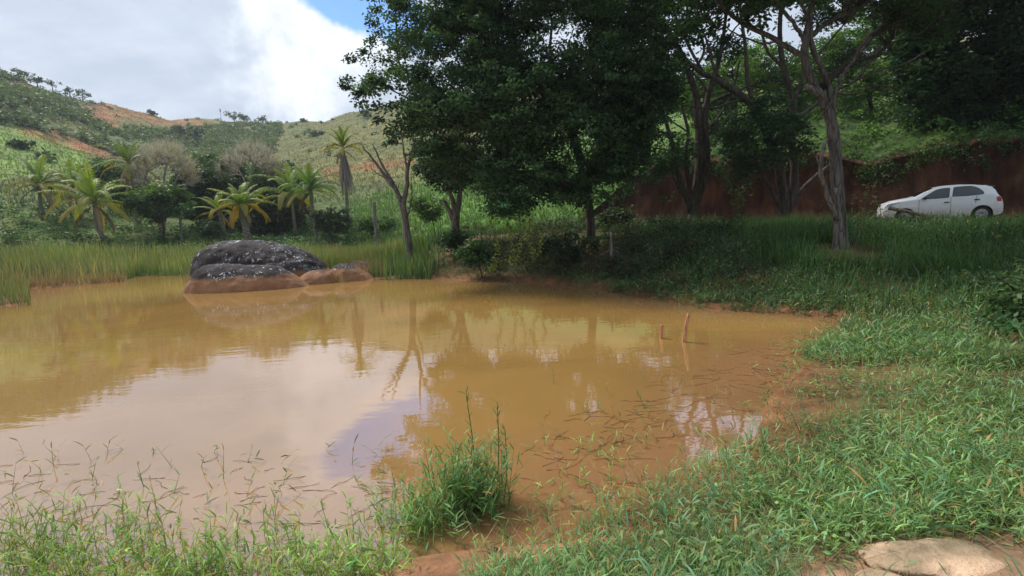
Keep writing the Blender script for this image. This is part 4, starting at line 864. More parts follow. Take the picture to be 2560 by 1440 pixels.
# ------------------------------------------------------------------ leafless grey trees
def grey_tree(label, px, Yb, forks, ctr, rx, ry, n, seed, veil=True):
    global rng; keep = rng; rng = np.random.default_rng(2000 + seed)
    base = stand(px, Yb); T = thing('leafless_tree', label, 'tree', base, 'grey leafless trees behind the reed bed'); ends = []
    for k, pts in enumerate(forks):
        P = [base - [0, 0, .3]] + [at(x, y, Yb) for x, y in pts]; S = smoothpath(P, 16); g = Geo(); tube(g, S, np.linspace(.16 if k == 0 else .11, .05, 16), 8, (1.7, 1.6, 1.6), .12); part('trunk' if k == 0 else 'stem', g, BARK, T, smooth=True); ends.append(S[8:])
    a = U(0, np.pi, n); k = U(.25, 1, n) ** .5; tx = ctr[0] + rx * np.cos(a) * k; ty = ctr[1] - ry * np.sin(a) * k
    tg = np.array([at(x, y, Yb + U(-1.6, 1.6)) for x, y in zip(tx, ty)])
    nodes, par = grow_to([p for e in ends for p in e], tg, .1, .12, 4); par = [max(0, p) for p in par]
    st = sum(len(e) for e in ends); g = Geo(); skeleton_branches(g, nodes, par, .012, .05, 4, (1.9, 1.8, 1.8), start=st); part('branches', g, BARK, T, kind='stuff'); g = Geo()
    b = nodes[st:]; q = b[rng.integers(0, len(b), n * 10)]; d = unit(unit(q - at(ctr[0], ctr[1] + ry * .5, Yb)) + rng.normal(0, .35, q.shape)); m = len(q)
    blades(g, q, np.arctan2(d[:, 1], d[:, 0]), U(.4, 1.2, m), .02, np.arccos(np.clip(d[:, 2], -1, 1)), U(-.3, .3, m), 2, tint((0.37, 0.335, 0.345), m, .2, .03))
    part('twigs', g, GRASS, T, kind='stuff')
    g = Geo(); q = b[rng.integers(0, len(b), 60)]; crown_leaves(g, q, 3, (.2, .2, .15), .2, .12, (0.32, 0.27, 0.04), .4, .2); part('last_leaves', g, LEAF, T, kind='stuff'); rng = keep
grey_tree('wide grey leafless tree, the left of two, above the tangled stems', 405, 41, [[(400, 540), (395, 490), (372, 455), (355, 430)], [(405, 540), (408, 480), (412, 430), (420, 405)], [(398, 560), (392, 500), (398, 440)], [(410, 550), (425, 490), (445, 440)]], (405, 470), 88, 108, 420, 1)
grey_tree('grey leafless tree, the right of two, behind the orange-fronded palm', 632, 46, [[(630, 540), (622, 480), (600, 430)], [(632, 540), (640, 470), (655, 425)], [(628, 550), (630, 470), (628, 415)]], (628, 470), 92, 108, 420, 2)

# ------------------------------------------------------------------ green trees and shrubs behind the reeds
def bush_tree(label, px, Yb, ctr, rx, ry, rd, col, per=42, dens=6.0, L=.28, name='broadleaf_tree', trunk=True, seed=0, spread=(.5, .5, .28), cat='tree', group='trees behind the reed bed', tr=.12):
    global rng; keep = rng; rng = np.random.default_rng(3000 + seed + int(px))
    base = stand(px, Yb); T = thing(name, label, cat, base, group)
    blobs = [(ctr[0], ctr[1], Yb, rx, ry, rd)] + [(ctr[0] + U(-.7, .7) * rx, ctr[1] + U(-.5, .6) * ry, Yb + U(-.6, .6) * rd, rx * U(.35, .6), ry * U(.35, .6), rd * .6) for _ in range(5)]
    cl = blob_points(blobs, dens, .2); cl = cl[cl[:, 2] > base[2] + .1]; top = at(ctr[0], ctr[1] + ry * .2, Yb); S = smoothpath([base - [0, 0, .3], (base + top) / 2 + rng.normal(0, .15, 3), top], 12)
    g = Geo(); tube(g, S, np.linspace(tr, tr * .4, 12), 7, (1, 1, 1), .15); part('trunk', g, BARK_D, T, smooth=True)
    nodes, par = grow_to(list(S[4:]), cl[:50], .15, .08, 3); g = Geo(); skeleton_branches(g, nodes, par, .014, tr * .6, 4, start=8); part('branches', g, BARK_D, T, smooth=True, kind='stuff')
    g = Geo(); crown_leaves(g, cl, per, spread, L, L * .55, col, .5, .15, clumpvar=.3); part('crown', g, LEAF, T, kind='stuff'); rng = keep; return T
G1, G2, G3 = (0.045, 0.095, 0.036), (0.065, 0.13, 0.045), (0.10, 0.18, 0.055)
for a in (('dark tree at the far left edge behind the reeds', 20, 47, (10, 535), 90, 60, 2.5, G1), ('dark rounded tree between the far left palms', 120, 48, (130, 525), 75, 65, 2.5, G1), ('pale green tree top behind the far left palm', 60, 54, (55, 500), 90, 32, 2.5, G3),
          ('dark tree in the shade behind the large spreading palm', 210, 48, (220, 530), 70, 60, 2.3, G1), ('leafy tree right of the large spreading palm', 300, 52, (265, 440), 60, 45, 2.3, G2), ('green feathery tree in front of the left grey leafless tree', 400, 37.5, (398, 500), 72, 45, 1.4, G3),
          ('dark tree filling the gap between the two grey leafless trees', 500, 44, (520, 485), 80, 65, 2.5, (0.034, 0.08, 0.026)), ('dense dark tree behind the small yellowish palm', 560, 48, (560, 440), 60, 50, 2.2, G2), ('black-green tree under the orange-fronded palm', 670, 43, (675, 530), 85, 55, 2.0, G1),
          ('dense tree rising behind the far left palm', 150, 51, (150, 505), 75, 36, 2.5, G2), ('dark leafy tree between the tall thin palm and the left grey tree', 340, 47, (325, 480), 45, 60, 2.0, G1), ('mid-green tree between the domes of the grey trees', 505, 50, (500, 430), 55, 45, 2.2, G2), ('tree behind the right grey leafless tree', 700, 52, (690, 440), 60, 40, 2.2, G2), ('dark tree just left of the pair of green palms', 660, 46, (650, 500), 60, 45, 2.0, G1), ('shaded tree behind the left grey leafless tree', 350, 50, (350, 540), 70, 55, 2.4, G1), ('dark tree behind the pair of green palms', 720, 47, (705, 470), 60, 55, 2.2, G2), ('dark shaded tree behind the thin dead palm stub', 450, 49, (455, 525), 60, 60, 2.2, G1)):
    bush_tree(*a)
for a in (('low dark bush under the small yellowish palm', 520, 36, (525, 568), 35, 28, .8, G1), ('grey-green thicket right of the pair of green palms', 830, 36.5, (830, 550), 55, 38, 1.0, (0.06, 0.10, 0.045)), ('small leafy bush beside the tallest palm', 900, 36, (915, 560), 32, 25, .8, G3),
          ('fresh green bush behind the wooden post', 985, 38, (965, 560), 40, 22, .9, (0.07, 0.14, 0.03)), ('sparse leafy bush right of the bare forked tree', 1075, 24, (1075, 520), 45, 32, .8, G3), ('dark bush at the foot of the slim twin-stemmed tree', 1140, 20.4, (1140, 605), 30, 28, .6, G1),
          ('leafy bush on the bank under the hanging vines', 1205, 17.3, (1195, 625), 45, 28, .6, (0.055, 0.115, 0.042)), ('dim brushy bush on the shaded bank left of the bleached stick', 1430, 16.4, (1420, 615), 60, 40, .7, (0.05, 0.085, 0.036)), ('dim brushy bush on the shaded bank right of the bleached stick', 1620, 16.6, (1610, 605), 60, 30, .7, (0.05, 0.09, 0.036)),
          ('tangle of shrubs under the many-stemmed tree', 1560, 19.5, (1540, 540), 45, 20, .6, (0.045, 0.08, 0.032))):
    bush_tree(a[0], *a[1:], name='bush', cat='bush', group='bushes around the pond', L=.16, per=50, spread=(.32, .32, .2), dens=8, tr=.035)

# undergrowth along the back of the reed bed
g = Geo(); n = 620; px = U(-150, 960, n); Yd = U(31.5, 44, n); P = np.stack([(px - 1280) / F * Yd, Yd, np.zeros(n)], -1); P[:, 2] = ground_z(P[:, 0], P[:, 1])
P[:, 2] += U(.0, .45, n); crown_leaves(g, P, 40, (.6, .6, .3), .24, .10, (0.07, 0.14, 0.045), .45, .1, clumpvar=.4)
obj('undergrowth', g, LEAF, kind='stuff')

# ------------------------------------------------------------------ hillside scrub
DENSE = [(-150, 180), (60, 190), (218, 232), (232, 300), (270, 310), (340, 318), (420, 325), (560, 312), (700, 306), (705, 340), (660, 380), (560, 400), (330, 402), (250, 372), (190, 362), (120, 332), (30, 312), (-150, 300)]
n = 26000; az = np.arctan((U(-250, 1150, n) - 1280) / F); r = U(72, 232, n); x, y = r * np.sin(az), r * np.cos(az); z = ground_z(x, y); px, py = proj(np.stack([x, y, z], -1))
nn = fb2(x, y, 0.06, 3) + .5 * fb2(x, y, .25, 2)
w = np.where(inpoly(px, py, DENSE), .42 * sstep(-.25, .12, nn), .0035 + .012 * sstep(.1, .35, nn)); w = np.where(inpoly(px, py, GREEN_POLY), .003, w); w = np.where((px > 720), .0045 + .02 * sstep(.15, .4, nn), w); w = np.where(inpoly(px, py, [(215, 236), (300, 255), (300, 322), (230, 300)]), .02, w)
k = rng.random(n) < w * np.clip(r / 150, .5, 1.2); sel = np.where(k)[0]; print('scrub', len(sel))
g = Geo(); cs = []; cc = []
for i in sel:
    big = inpoly(px[i], py[i], DENSE); s = ((U(.5, 1.2) if rng.random() < .8 else U(1.2, 2.1)) if big else U(.25, .7)) * (1.3 if px[i] < 260 else .85); m = 4
    c = np.array([x[i], y[i], z[i]]) + rng.normal(size=(m, 3)) * [s * .5, s * .5, s * .22] + [0, 0, s * .5]; cs.append(c)
    base_c = np.array((0.095, 0.155, 0.066)) if rng.random() < .55 else np.array((0.15, 0.20, 0.085)); cc.append(np.tile(base_c * U(.7, 1.25), (m, 1)))
cs = np.concatenate(cs); cc = np.concatenate(cc); per = 11; kk = np.repeat(np.arange(len(cs)), per); m = len(kk); off = unit(rng.normal(size=(m, 3))) * U(.3, 1, m)[:, None] * [.7, .7, .45]
leaves(g, cs[kk] + off, U(.4, .8, m), U(.25, .45, m), cc[kk] * tint((1, 1, 1), m, .22, .08), .55, .1); obj('hillside_scrub', g, LEAF, kind='stuff')
def lone(label, px_, py_, r_, s, col, name='bush', trunk=0.0, per=70, group='single bushes on the hills'):
    d = ray(px_, py_); a = math.atan2(d[0], d[1]); rs = np.linspace(60, 240, 400); xx, yy = rs * math.sin(a), rs * math.cos(a); zz = ground_z(xx, yy); el = (zz - EYE[2]) / rs
    k = np.argmin(np.abs(el - d[2] / math.hypot(d[0], d[1])) + np.abs(rs - r_) * 1e-5) if r_ is None or True else 0
    b = np.array([xx[k], yy[k], zz[k]]); T = thing(name, label, 'bush' if name == 'bush' else 'tree', b, group)
    g = Geo(); tube(g, smoothpath([b - [0, 0, .3], b + [.1, 0, trunk * .5 + .2], b + [0, 0, trunk + .5 * s]], 8), np.linspace(.1 + .04 * s, .05, 8), 6); part('trunk', g, BARK_D, T, smooth=True)
    c = b + rng.normal(size=(16, 3)) * [s * .55, s * .55, s * .28] + [0, 0, trunk + s * .6]; g = Geo(); crown_leaves(g, c, per // 2, (s * .4, s * .4, s * .25), .5, .3, col, .5, .1); part('crown', g, LEAF, T, kind='stuff')
for a in (('round bright bush alone on the dry slope left of the tallest palm', 786, 341, 150, 2.1, (0.04, 0.10, 0.03)), ('dark round bush where the dry slope meets the scrub', 672, 384, 120, 1.9, (0.03, 0.075, 0.028)), ('small dark bush on the bright green spur at left', 57, 371, 95, .9, (0.04, 0.075, 0.03)),
          ('bush on the right skyline of the dry hill', 915, 292, 180, 2.0, (0.05, 0.10, 0.035)), ('small dark speck of a bush on the right skyline', 757, 304, 200, .8, (0.04, 0.08, 0.03)), ('tiny bush on the left skyline above the red slope', 378, 267, 190, .9, (0.04, 0.08, 0.03))):
    lone(*a)
for a in (('airy tall tree on the left skyline, the most open of them', 128, 205, 180, 1.5, (0.06, 0.10, 0.045), 'skyline_tree', 1.4, 20), ('dark rounded tree on the left skyline beside the airy one', 90, 196, 180, 1.4, (0.06, 0.10, 0.045), 'skyline_tree', .8, 40), ('dark tree on the left skyline just before the red slope begins', 205, 238, 180, 1.7, (0.055, 0.095, 0.042), 'skyline_tree', .9, 40),
          ('small forked tree on the left skyline above the dense scrub', 172, 222, 180, 1.2, (0.06, 0.1, 0.045), 'skyline_tree', .7, 30), ('tree at the top left corner of the hill', 45, 180, 180, 1.4, (0.06, 0.1, 0.045), 'skyline_tree', 1.0, 40), ('dark tree in the middle of the scrubby hollow, left of two', 452, 352, 160, 2.2, (0.034, 0.065, 0.032), 'hillside_tree', 1.5, 70),
          ('dark tree in the middle of the scrubby hollow, right of two', 494, 372, 150, 2.3, (0.034, 0.065, 0.032), 'hillside_tree', 2.2, 70), ('wooded hump on the skyline above the hollow', 610, 306, 215, 2.4, (0.065, 0.11, 0.05), 'skyline_tree', 1.0, 70), ('rounded tree on the skyline left of the wooded hump', 585, 303, 215, 1.8, (0.065, 0.11, 0.05), 'skyline_tree', 1.0, 70), ('rounded tree on the skyline right of the wooded hump', 655, 309, 215, 1.8, (0.065, 0.11, 0.05), 'skyline_tree', .8, 70)):
    lone(*a, group='trees on the hills')
# mast on the skyline
d = ray(553, 300); rs = np.linspace(150, 235, 200); a = math.atan2(d[0], d[1]); zz = ground_z(rs * math.sin(a), rs * math.cos(a)); k = int(np.argmax((zz - 1.9) / rs)); b = np.array([rs[k] * math.sin(a), rs[k] * math.cos(a), zz[k]])
T = thing('antenna_mast', 'thin grey mast standing alone on the distant skyline', 'mast', b); MET = plain('grey_metal', (0.3, 0.31, 0.33), .5, .6)
g = Geo(); tube(g, [b - [0, 0, .4], b + [0, 0, 3.8]], .07, 6); part('pole', g, MET, T); g = Geo(); tube(g, [b + [-.45, 0, 3.5], b + [.45, 0, 3.5]], .09, 6); tube(g, [b + [0, 0, 2.9], b + [0, 0, 4.1]], .16, 6); part('aerial', g, MET, T)

# shrubs on the slope above the cut bank
g = Geo(); n = 1500; s = U(-17, 20, n); w = U(3.8, 22, n); xy = ROAD_C + ROAD_D * s[:, None] + ROAD_N * w[:, None]; P = np.concatenate([xy, ground_z(xy[:, 0], xy[:, 1])[:, None]], 1); P[:, 2] += U(0, .9, n) * sstep(3.5, 6, w)
crown_leaves(g, P, 24, (.55, .55, .3), .23, .10, (0.105, 0.205, 0.045), .5, .2, clumpvar=.4)  # bright greens paint in the light falling on the slope
n = 900; s = U(-17, 18, n); w = WALL_W + U(-.25, .8, n); xy = ROAD_C + ROAD_D * s[:, None] + ROAD_N * w[:, None]; P = np.concatenate([xy, (1.08 + wall_h(s) + (U(-1.5, .45, n) * (.3 + .9 * sstep(-.1, .3, fb2(s, s * 0, .6, 2)))))[:, None]], 1); crown_leaves(g, P, 30, (.42, .3, .34), .17, .055, (0.055, 0.11, 0.034), .3, .6, clumpvar=.45)
obj('slope_shrubbery', g, LEAF, kind='stuff')

# ------------------------------------------------------------------ reed bed
g = Geo()
def reeds(n, pxr, Yr, hgt, w, col, tip, lean=.10, minsd=-.35, dens=None, curve=.35):
    px = U(*pxr, n); Yd = Yr[0] * (Yr[1] / Yr[0]) ** rng.random(n); x = (px - 1280) / F * Yd; sd = shore_d(x, Yd); k = sd > minsd
    if dens is not None: k &= rng.random(n) < dens(px, Yd, x)
    x, Yd = x[k], Yd[k]; m = len(x); P = np.stack([x, Yd, np.maximum(ground_z(x, Yd), -.1)], -1)
    h = hgt * U(.55, 1.12, m) * (1 + .45 * fb2(x, Yd, .45, 3)); blades(g, P, U(0, 6.283, m), h, w * U(.7, 1.3, m), np.abs(rng.normal(0, lean, m)), U(0, curve, m), 2, tint(col, m, .25, .1) * clump(P, .5, .5), tint(tip, m, .25, .12) * clump(P, .5, .35)); return P
reeds(24000, (-160, 1010), (21.5, 31), .98, .034, (0.085, 0.155, 0.042), (0.22, 0.25, 0.085), dens=lambda p, Y, x: np.where(p > 330, 1, np.where(Y < 24.2, 0, 1)) * (.25 + .75 * sstep(-.35, .05, fb2(x, Y, .8, 3))))
reeds(5000, (-160, 1000), (21.8, 31), 1.1, .028, (0.17, 0.18, 0.08), (0.36, 0.32, 0.17), curve=.7)
reeds(4300, (930, 1120), (18.3, 23.5), .98, .036, (0.06, 0.13, 0.045), (0.14, 0.20, 0.07), lean=.2, dens=lambda p, Y, x: sstep(-.35, .15, fb2(x, Y, 1.3, 3)) * np.interp(p, [930, 985, 1035, 1115], [.12, 1, .75, .04]))
reeds(1500, (-200, 70), (14.0, 21.0), .85, .03, (0.12, 0.15, 0.05), (0.19, 0.19, 0.08), lean=.2, dens=lambda p, Y, x: .7)
reeds(3600, (20, 335), (20.2, 25.0), .38, .03, (0.26, 0.165, 0.09), (0.31, 0.21, 0.12), lean=.25, minsd=-.2)
reeds(1600, (415, 500), (17.6, 22.0), .95, .022, (0.15, 0.16, 0.06), (0.27, 0.22, 0.11), lean=.35, minsd=-2.2, curve=.9)
reeds(420, (790, 860), (18.3, 19.6), .75, .016, (0.26, 0.18, 0.11), (0.32, 0.23, 0.15), lean=.5, minsd=-1.5, curve=1.2)
reeds(900, (880, 975), (19.4, 21.5), .8, .018, (0.20, 0.13, 0.08), (0.28, 0.19, 0.12), lean=.5, minsd=-1.5, curve=1.2)
obj('reed_bed', g, GRASS, kind='stuff')

# ------------------------------------------------------------------ grasses
def sample_land(n, azr, rr, minsd, fn=None, maxsd=99):
    az = np.radians(U(azr[0], azr[1], n)); r = rr[0] * (rr[1] / rr[0]) ** rng.random(n); x, y = r * np.sin(az), r * np.cos(az); sd = shore_d(x, y); k = (sd > minsd) & (sd < maxsd)
    q = np.stack([x, y], -1) - ROAD_C; w = q @ ROAD_N; s = q @ ROAD_D; k &= ~((w > -1.3) & (s > -16.5)); k &= np.hypot(x - TRUNK[0] + .25, (y - TRUNK[1] + .55) / 1.5) > .62
    if fn is not None: k &= rng.random(n) < fn(x, y, sd)
    x, y = x[k], y[k]; return np.stack([x, y, ground_z(x, y)], -1), sd[k], np.hypot(x, y)
def leafy_stems(geo, P, h, nl, ll, lw, col, lean=.5, stemw=.006, dry=.06, flat=1.0, curve=.5, seg=3):
    """creeping broad-leaved grass: a leaning stem with lance leaves along it"""
    n = len(P); az = U(0, 6.283, n); L = np.broadcast_to(h, (n,)) * U(.6, 1.25, n); ln = np.abs(rng.normal(lean, .3, n)); cv = U(0, curve, n); cl_ = clump(P, 1.3, .4); cs = tint(col, n, .2, .1) * cl_
    C = blades(geo, P, az, L, stemw, ln, cv, 3, cs * .8)
    for k in range(nl):
        t = (k + .6 + U(-.3, .3, n)) / nl; t = np.clip(t, .05, 1); f = t * 3; i = np.minimum(f.astype(int), 2); a = f - i; ar = np.arange(n); O = C[ar, i] * (1 - a)[:, None] + C[ar, i + 1] * a[:, None]
        c = tint(col, n, .25, .12) * cl_; d = rng.random(n) < dry; c[d] = tint((0.34, 0.23, 0.10), d.sum(), .2, .05) if d.any() else c[d]
        tip = c * np.array([1.15, 1.1, .9]); sz = (U(.6, 1.2, n) * (1 - .25 * t)); tw = az + U(-1.5, 1.5, n) + np.pi * (k % 2) * .9
        blades(geo, O, tw, ll * sz, lw * U(.75, 1.2, n), np.clip(ln * .4 + U(.25, 1.0, n), 0, 1.5), U(.1, .9, n) * flat, seg, c, tip, lens=True)
NG = (0.145, 0.262, 0.096); NB = (0.13, 0.24, 0.115); NY = (0.21, 0.34, 0.09)
bare = lambda x, y: np.minimum(np.hypot((x - gz(2360, 1428, .3)[0]) / .66, (y - gz(2360, 1428, .3)[1]) / .26), np.hypot((x - gz(1220, 1425)[0]) / .7, (y - gz(1220, 1425)[1]) / .26))
patch = lambda x, y: .10 + .90 * sstep(-.22, .16, fb2(x, y, 1.1, 3))
g = Geo()
P, sd, r = sample_land(19500, (-6, 74), (1.75, 7.5), -.05, lambda x, y, s: patch(x, y) * sstep(.8, 1.3, bare(x, y)) * (.12 + .88 * sstep(-.05, .8, s + .5 * fb2(x, y, 2.2, 2))))
leafy_stems(g, P, .18, 5, .086, .0078, NG, lean=.7, stemw=.0045, dry=.09); print('near grass', len(P))
P, sd, r = sample_land(3300, (8, 74), (1.75, 6.0), .1, lambda x, y, s: patch(x + 9, y) * sstep(.8, 1.3, bare(x, y)))
leafy_stems(g, P, .26, 5, .112, .0095, NB, lean=.5, dry=.07)
P, sd, r = sample_land(3500, (-6, 58), (1.75, 7.5), -.1, lambda x, y, s: sstep(-.1, .2, fb2(x + 3, y, 1.3, 3))); n = len(P); blades(g, P, U(0, 6.283, n), U(.15, .4, n), .004, U(.5, 1.4, n), U(0, .5, n), 3, tint((0.30, 0.22, 0.12), n, .25, .05))
P, sd, r = sample_land(2400, (-4, 48), (1.8, 9), -1.5, lambda x, y, s: .55 * sstep(-1.5, -.1, s) * sstep(-.2, .2, fb2(x, y, 1.6, 3)), maxsd=.1); P[:, 2] = -.01
leafy_stems(g, P, .18, 4, .10, .0095, (0.17, 0.28, 0.08), lean=.8, dry=.15)
P, sd, r = sample_land(16000, (-6, 58), (1.75, 7.5), -.1, lambda x, y, s: sstep(.7, 1.2, bare(x, y)) * (.25 + .75 * sstep(-.1, .25, fb2(x - 4, y, 1.7, 3)))); n = len(P); blades(g, P, U(0, 6.283, n), U(.08, .26, n), .0038, np.abs(rng.normal(.3, .35, n)), U(.1, 1.0, n), 3, tint((0.14, 0.24, 0.075), n, .3, .12), tint((0.22, 0.31, 0.11), n, .3, .12))
P, sd, r = sample_land(1500, (12, 58), (1.9, 7.0), .3, lambda x, y, s: sstep(.0, .25, fb2(x + 7, y - 3, 1.0, 3)) * sstep(.8, 1.3, bare(x, y))); q = np.repeat(P, 14, 0); m = len(q); q = q + rng.normal(0, .05, (m, 3)) * [1, 1, .5] + [0, 0, .10]; leaves(g, q, U(.025, .05, m), U(.018, .03, m), tint((0.17, 0.29, 0.08), m, .3, .12), .7, .1)
n = 45; P = np.array([gz(a, b, .3) for a, b in zip(U(2050, 2700, n), U(1080, 1420, n))]); P = P[bare(P[:, 0], P[:, 1]) > 1.05]; P[:, 2] = ground_z(P[:, 0], P[:, 1]); leafy_stems(g, P, .30, 5, .17, .015, (0.13, 0.25, 0.11), lean=.6, dry=.04)
obj('foreground_grass', g, GRASS, kind='stuff')
g = Geo()
P, sd, r = sample_land(19500, (4, 70), (6.6, 15), -.15, lambda x, y, s: patch(x, y))
leafy_stems(g, P, .24, 3, .15, .0155, (0.11, 0.205, 0.078), lean=.55, dry=.07, stemw=.01, seg=2); print('mid grass', len(P))
P, sd, r = sample_land(42000, (-10, 58), (9.5, 27), .05, lambda x, y, s: np.where(s < 2.0, .55, 1.0) * np.where(x / y < .22, .5, 1)); n = len(P)
tall = np.interp(sd, [0, 1.5, 4, 8], [.20, .30, .44, .42]) * np.clip(1 + 1.5 * fb2(P[:, 0], P[:, 1], .9, 3), .35, 1.6); blades(g, P, U(0, 6.283, n), tall * U(.6, 1.2, n), .012 + .0011 * r, np.abs(rng.normal(0, .35, n)), U(.1, .9, n), 2, tint((0.042, 0.092, 0.030), n, .35, .15) * clump(P), tint((0.07, 0.14, 0.040), n, .3, .15) * clump(P)); print('bank grass', n)  # blade greens darkened to carry the shade on this bank
P, sd, r = sample_land(18000, (24, 60), (12.5, 21), 2.5, None); n = len(P); blades(g, P, U(0, 6.283, n), U(.22, .55, n) * np.clip(1 + 1.3 * fb2(P[:, 0], P[:, 1], .8, 3), .4, 1.5), .016, np.abs(rng.normal(0, .3, n)), U(.1, .8, n), 2, tint((0.05, 0.115, 0.03), n, .3, .12) * clump(P), tint((0.09, 0.18, 0.042), n, .3, .12) * clump(P))  # shade before the car is also put into these dark greens
P, sd, r = sample_land(5200, (-12, 34), (9, 20), -.25, None, maxsd=1.1); leafy_stems(g, P, .24, 3, .17, .022, (0.055, 0.115, 0.05), lean=.5, dry=.12, stemw=.012, seg=2)
P, sd, r = sample_land(3600, (10, 32), (8.5, 15), .6, lambda x, y, s: sstep(-.05, .2, fb2(x + 5, y, .8, 3)), maxsd=2.2); leafy_stems(g, P, .3, 3, .14, .014, (0.20, 0.135, 0.085), lean=.5, dry=.5, stemw=.012, seg=2)
P, sd, r = sample_land(5200, (10, 54), (10, 19), 1.0, lambda x, y, s: sstep(-.15, .2, fb2(x - 2, y, .6, 3))); P[:, 2] += .05; leafy_stems(g, P, .42, 4, .16, .026, (0.06, 0.125, 0.045), lean=.35, dry=.05, stemw=.01, seg=2)
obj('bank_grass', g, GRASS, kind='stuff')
g = Geo(); n = 20000; az = np.radians(U(-17, 12, n)); r = 24 * (58 / 24) ** rng.random(n); x, y = r * np.sin(az), r * np.cos(az); P = np.stack([x, y, ground_z(x, y)], -1)
blades(g, P, U(0, 6.283, n), U(.25, .6, n), .03 + .0012 * r, np.abs(rng.normal(0, .4, n)), U(.1, .8, n), 2, tint((0.075, 0.155, 0.035), n, .25, .12), tint((0.12, 0.225, 0.05), n, .25, .12)); obj('slope_grass', g, GRASS, kind='stuff')

# emergent grass in the shallows, lower left
g = Geo(); n = 5200; px = U(-120, 1010, n); py = 1440 - 260 * rng.random(n) ** 1.7 + 40; lim = np.interp(px, [0, 150, 500, 800, 1000], [1290, 1255, 1290, 1320, 1290]); k = rng.random(n) < .27 * sstep(-60, 150, py - lim) * (.3 + .7 * sstep(-.25, .1, fb2(px, py, .011, 3))); px, py = px[k], py[k]
P = np.array([gz(a, b, -.02) for a, b in zip(px, py)]); leafy_stems(g, P, .23, 4, .10, .0105, NY, lean=.34, dry=.06); print('emergent', len(P))
n = 150; px = np.concatenate([U(0, 1000, 45), U(1350, 1950, 60)]); py = np.concatenate([U(1120, 1290, 45), U(960, 1200, 60)]); P = np.array([gz(a, b, -.01) for a, b in zip(px, py)]); leafy_stems(g, P, .22, 3, .11, .012, (0.14, 0.2, 0.075), lean=.5, dry=.25)
obj('emergent_grass', g, GRASS, kind='stuff')
# dead stems drifting in the shallows
g = Geo()
def drift(px, py, L, head, r=.0045, col=(0.85, 0.6, 0.45)):
    p = gz(px, py, .004); m = 7; t = np.linspace(0, 1, m); a = head + np.cumsum(rng.normal(0, .34, m)); S = p + np.concatenate([[[0, 0, 0]], np.cumsum(np.stack([np.cos(a), np.sin(a), np.zeros(m)], -1)[:-1] * L / (m - 1), 0)]); S[:, 2] += .004 * np.sin(t * 9 + px); tube(g, S, r * (1 - .5 * t), 4, col, cap=False); return S
for _ in range(60): drift(U(0, 960), U(1150, 1330), U(.08, .32), U(-.9, .9) + (np.pi if rng.random() < .5 else 0), .0022, (.5, .38, .32))
for _ in range(120):
    f = rng.random(); drift(np.interp(f, [0, 1], [1330, 2050]) + U(-60, 60), np.interp(f, [0, .5, 1], [1110, 985, 840]) + U(-40, 90), U(.06, .45) * (1 + f), U(-.9, 1.1), .0026, (.75, .5, .36))
obj('drifting_dead_stems', g, WOOD_PALE, kind='stuff')

# tall grass clump at the water's edge
cb = gz(1165, 1325); T = thing('grass_clump', 'tall leafy grass clump standing in the shallows, front centre', 'grass', cb)
g = Geo(); n = 210; P = np.array([gz(a, b, -.02) for a, b in zip(np.clip(rng.normal(1180, 45, n), 1080, 1275), np.clip(rng.normal(1275, 24, n), 1215, 1330))]); leafy_stems(g, P, .42, 7, .115, .0105, (0.12, 0.235, 0.085), lean=.08, dry=.1, curve=.28)
n = 130; P = np.array([gz(a, b, -.02) for a, b in zip(np.clip(rng.normal(1050, 55, n), 930, 1180), np.clip(rng.normal(1325, 26, n), 1250, 1390))]); leafy_stems(g, P, .26, 6, .10, .0095, (0.15, 0.27, 0.09), lean=.22, dry=.1, curve=.35); part('leaves', g, GRASS, T, kind='stuff')
for bx_, by_, tx_, ty_ in ((1190, 1240, 1165, 985), (1240, 1250, 1243, 1005), (1262, 1245, 1262, 1075)):
    b = gz(bx_, by_, -.02); tp = at(tx_, ty_, b[1] + .05); g = Geo(); S = smoothpath([b, (b + tp) / 2 + [.015, 0, 0], tp], 14); tube(g, S, np.linspace(.005, .0025, 14), 5, (0.09, 0.15, 0.05))
    q = np.repeat(S[6:], 3, 0); m = len(q); blades(g, q, U(0, 6.283, m), U(.04, .09, m), .009, U(.3, 1.1, m), U(.1, .6, m), 2, tint((0.075, 0.16, 0.06), m, .2, .1), lens=True); part('flower_stalk', g, GRASS, T)

# ------------------------------------------------------------------ small things
def stake(label, px, y0, y1, dx, r):
    b = gz(px, y0, 0); tp = at(px + dx, y1, b[1]); T_ = smoothpath([b + (b - tp) / np.linalg.norm(b - tp) * .35, b, tp], 14); g = Geo(); tube(g, T_, r * np.interp(np.linspace(0, 1, 14), [0, .9, 1], [1, 1, .85]), 9, (1, 1, 1), .1); o = obj('wooden_stake', g, WOOD_RED, smooth=True, origin=tuple(b)); tag(o, label, 'stake', 'stakes in the pond')
stake('taller leaning reddish stake rising from the muddy water', 1709, 855, 783, 12, .027)
stake('short upright reddish stake in the water left of the leaning one', 1653, 846, 812, 2, .025)
b = stand(940, 33.0); g = Geo(); tube(g, smoothpath([b - [0, 0, .4], at(938, 550, 33), at(935, 502, 33)], 14), np.linspace(.13, .10, 14), 8, (1.1, 1.1, 1.1), .15); tag(obj('wooden_post', g, BARK, smooth=True, origin=tuple(b)), 'weathered grey post standing alone right of the tallest palm', 'post')
b = at(1527, 655, 15.2); b[2] = gp(b[0], b[1]); T = thing('dead_stick', 'bleached dead stick standing on the shaded bank', 'stick', b); g = Geo(); tube(g, smoothpath([b - [0, 0, .2], at(1528, 620, 15.2), at(1526, 580, 15.2)], 12), np.linspace(.05, .035, 12), 7, (1.5, 1.5, 1.6), .2); part('stem', g, BARK, T, smooth=True)
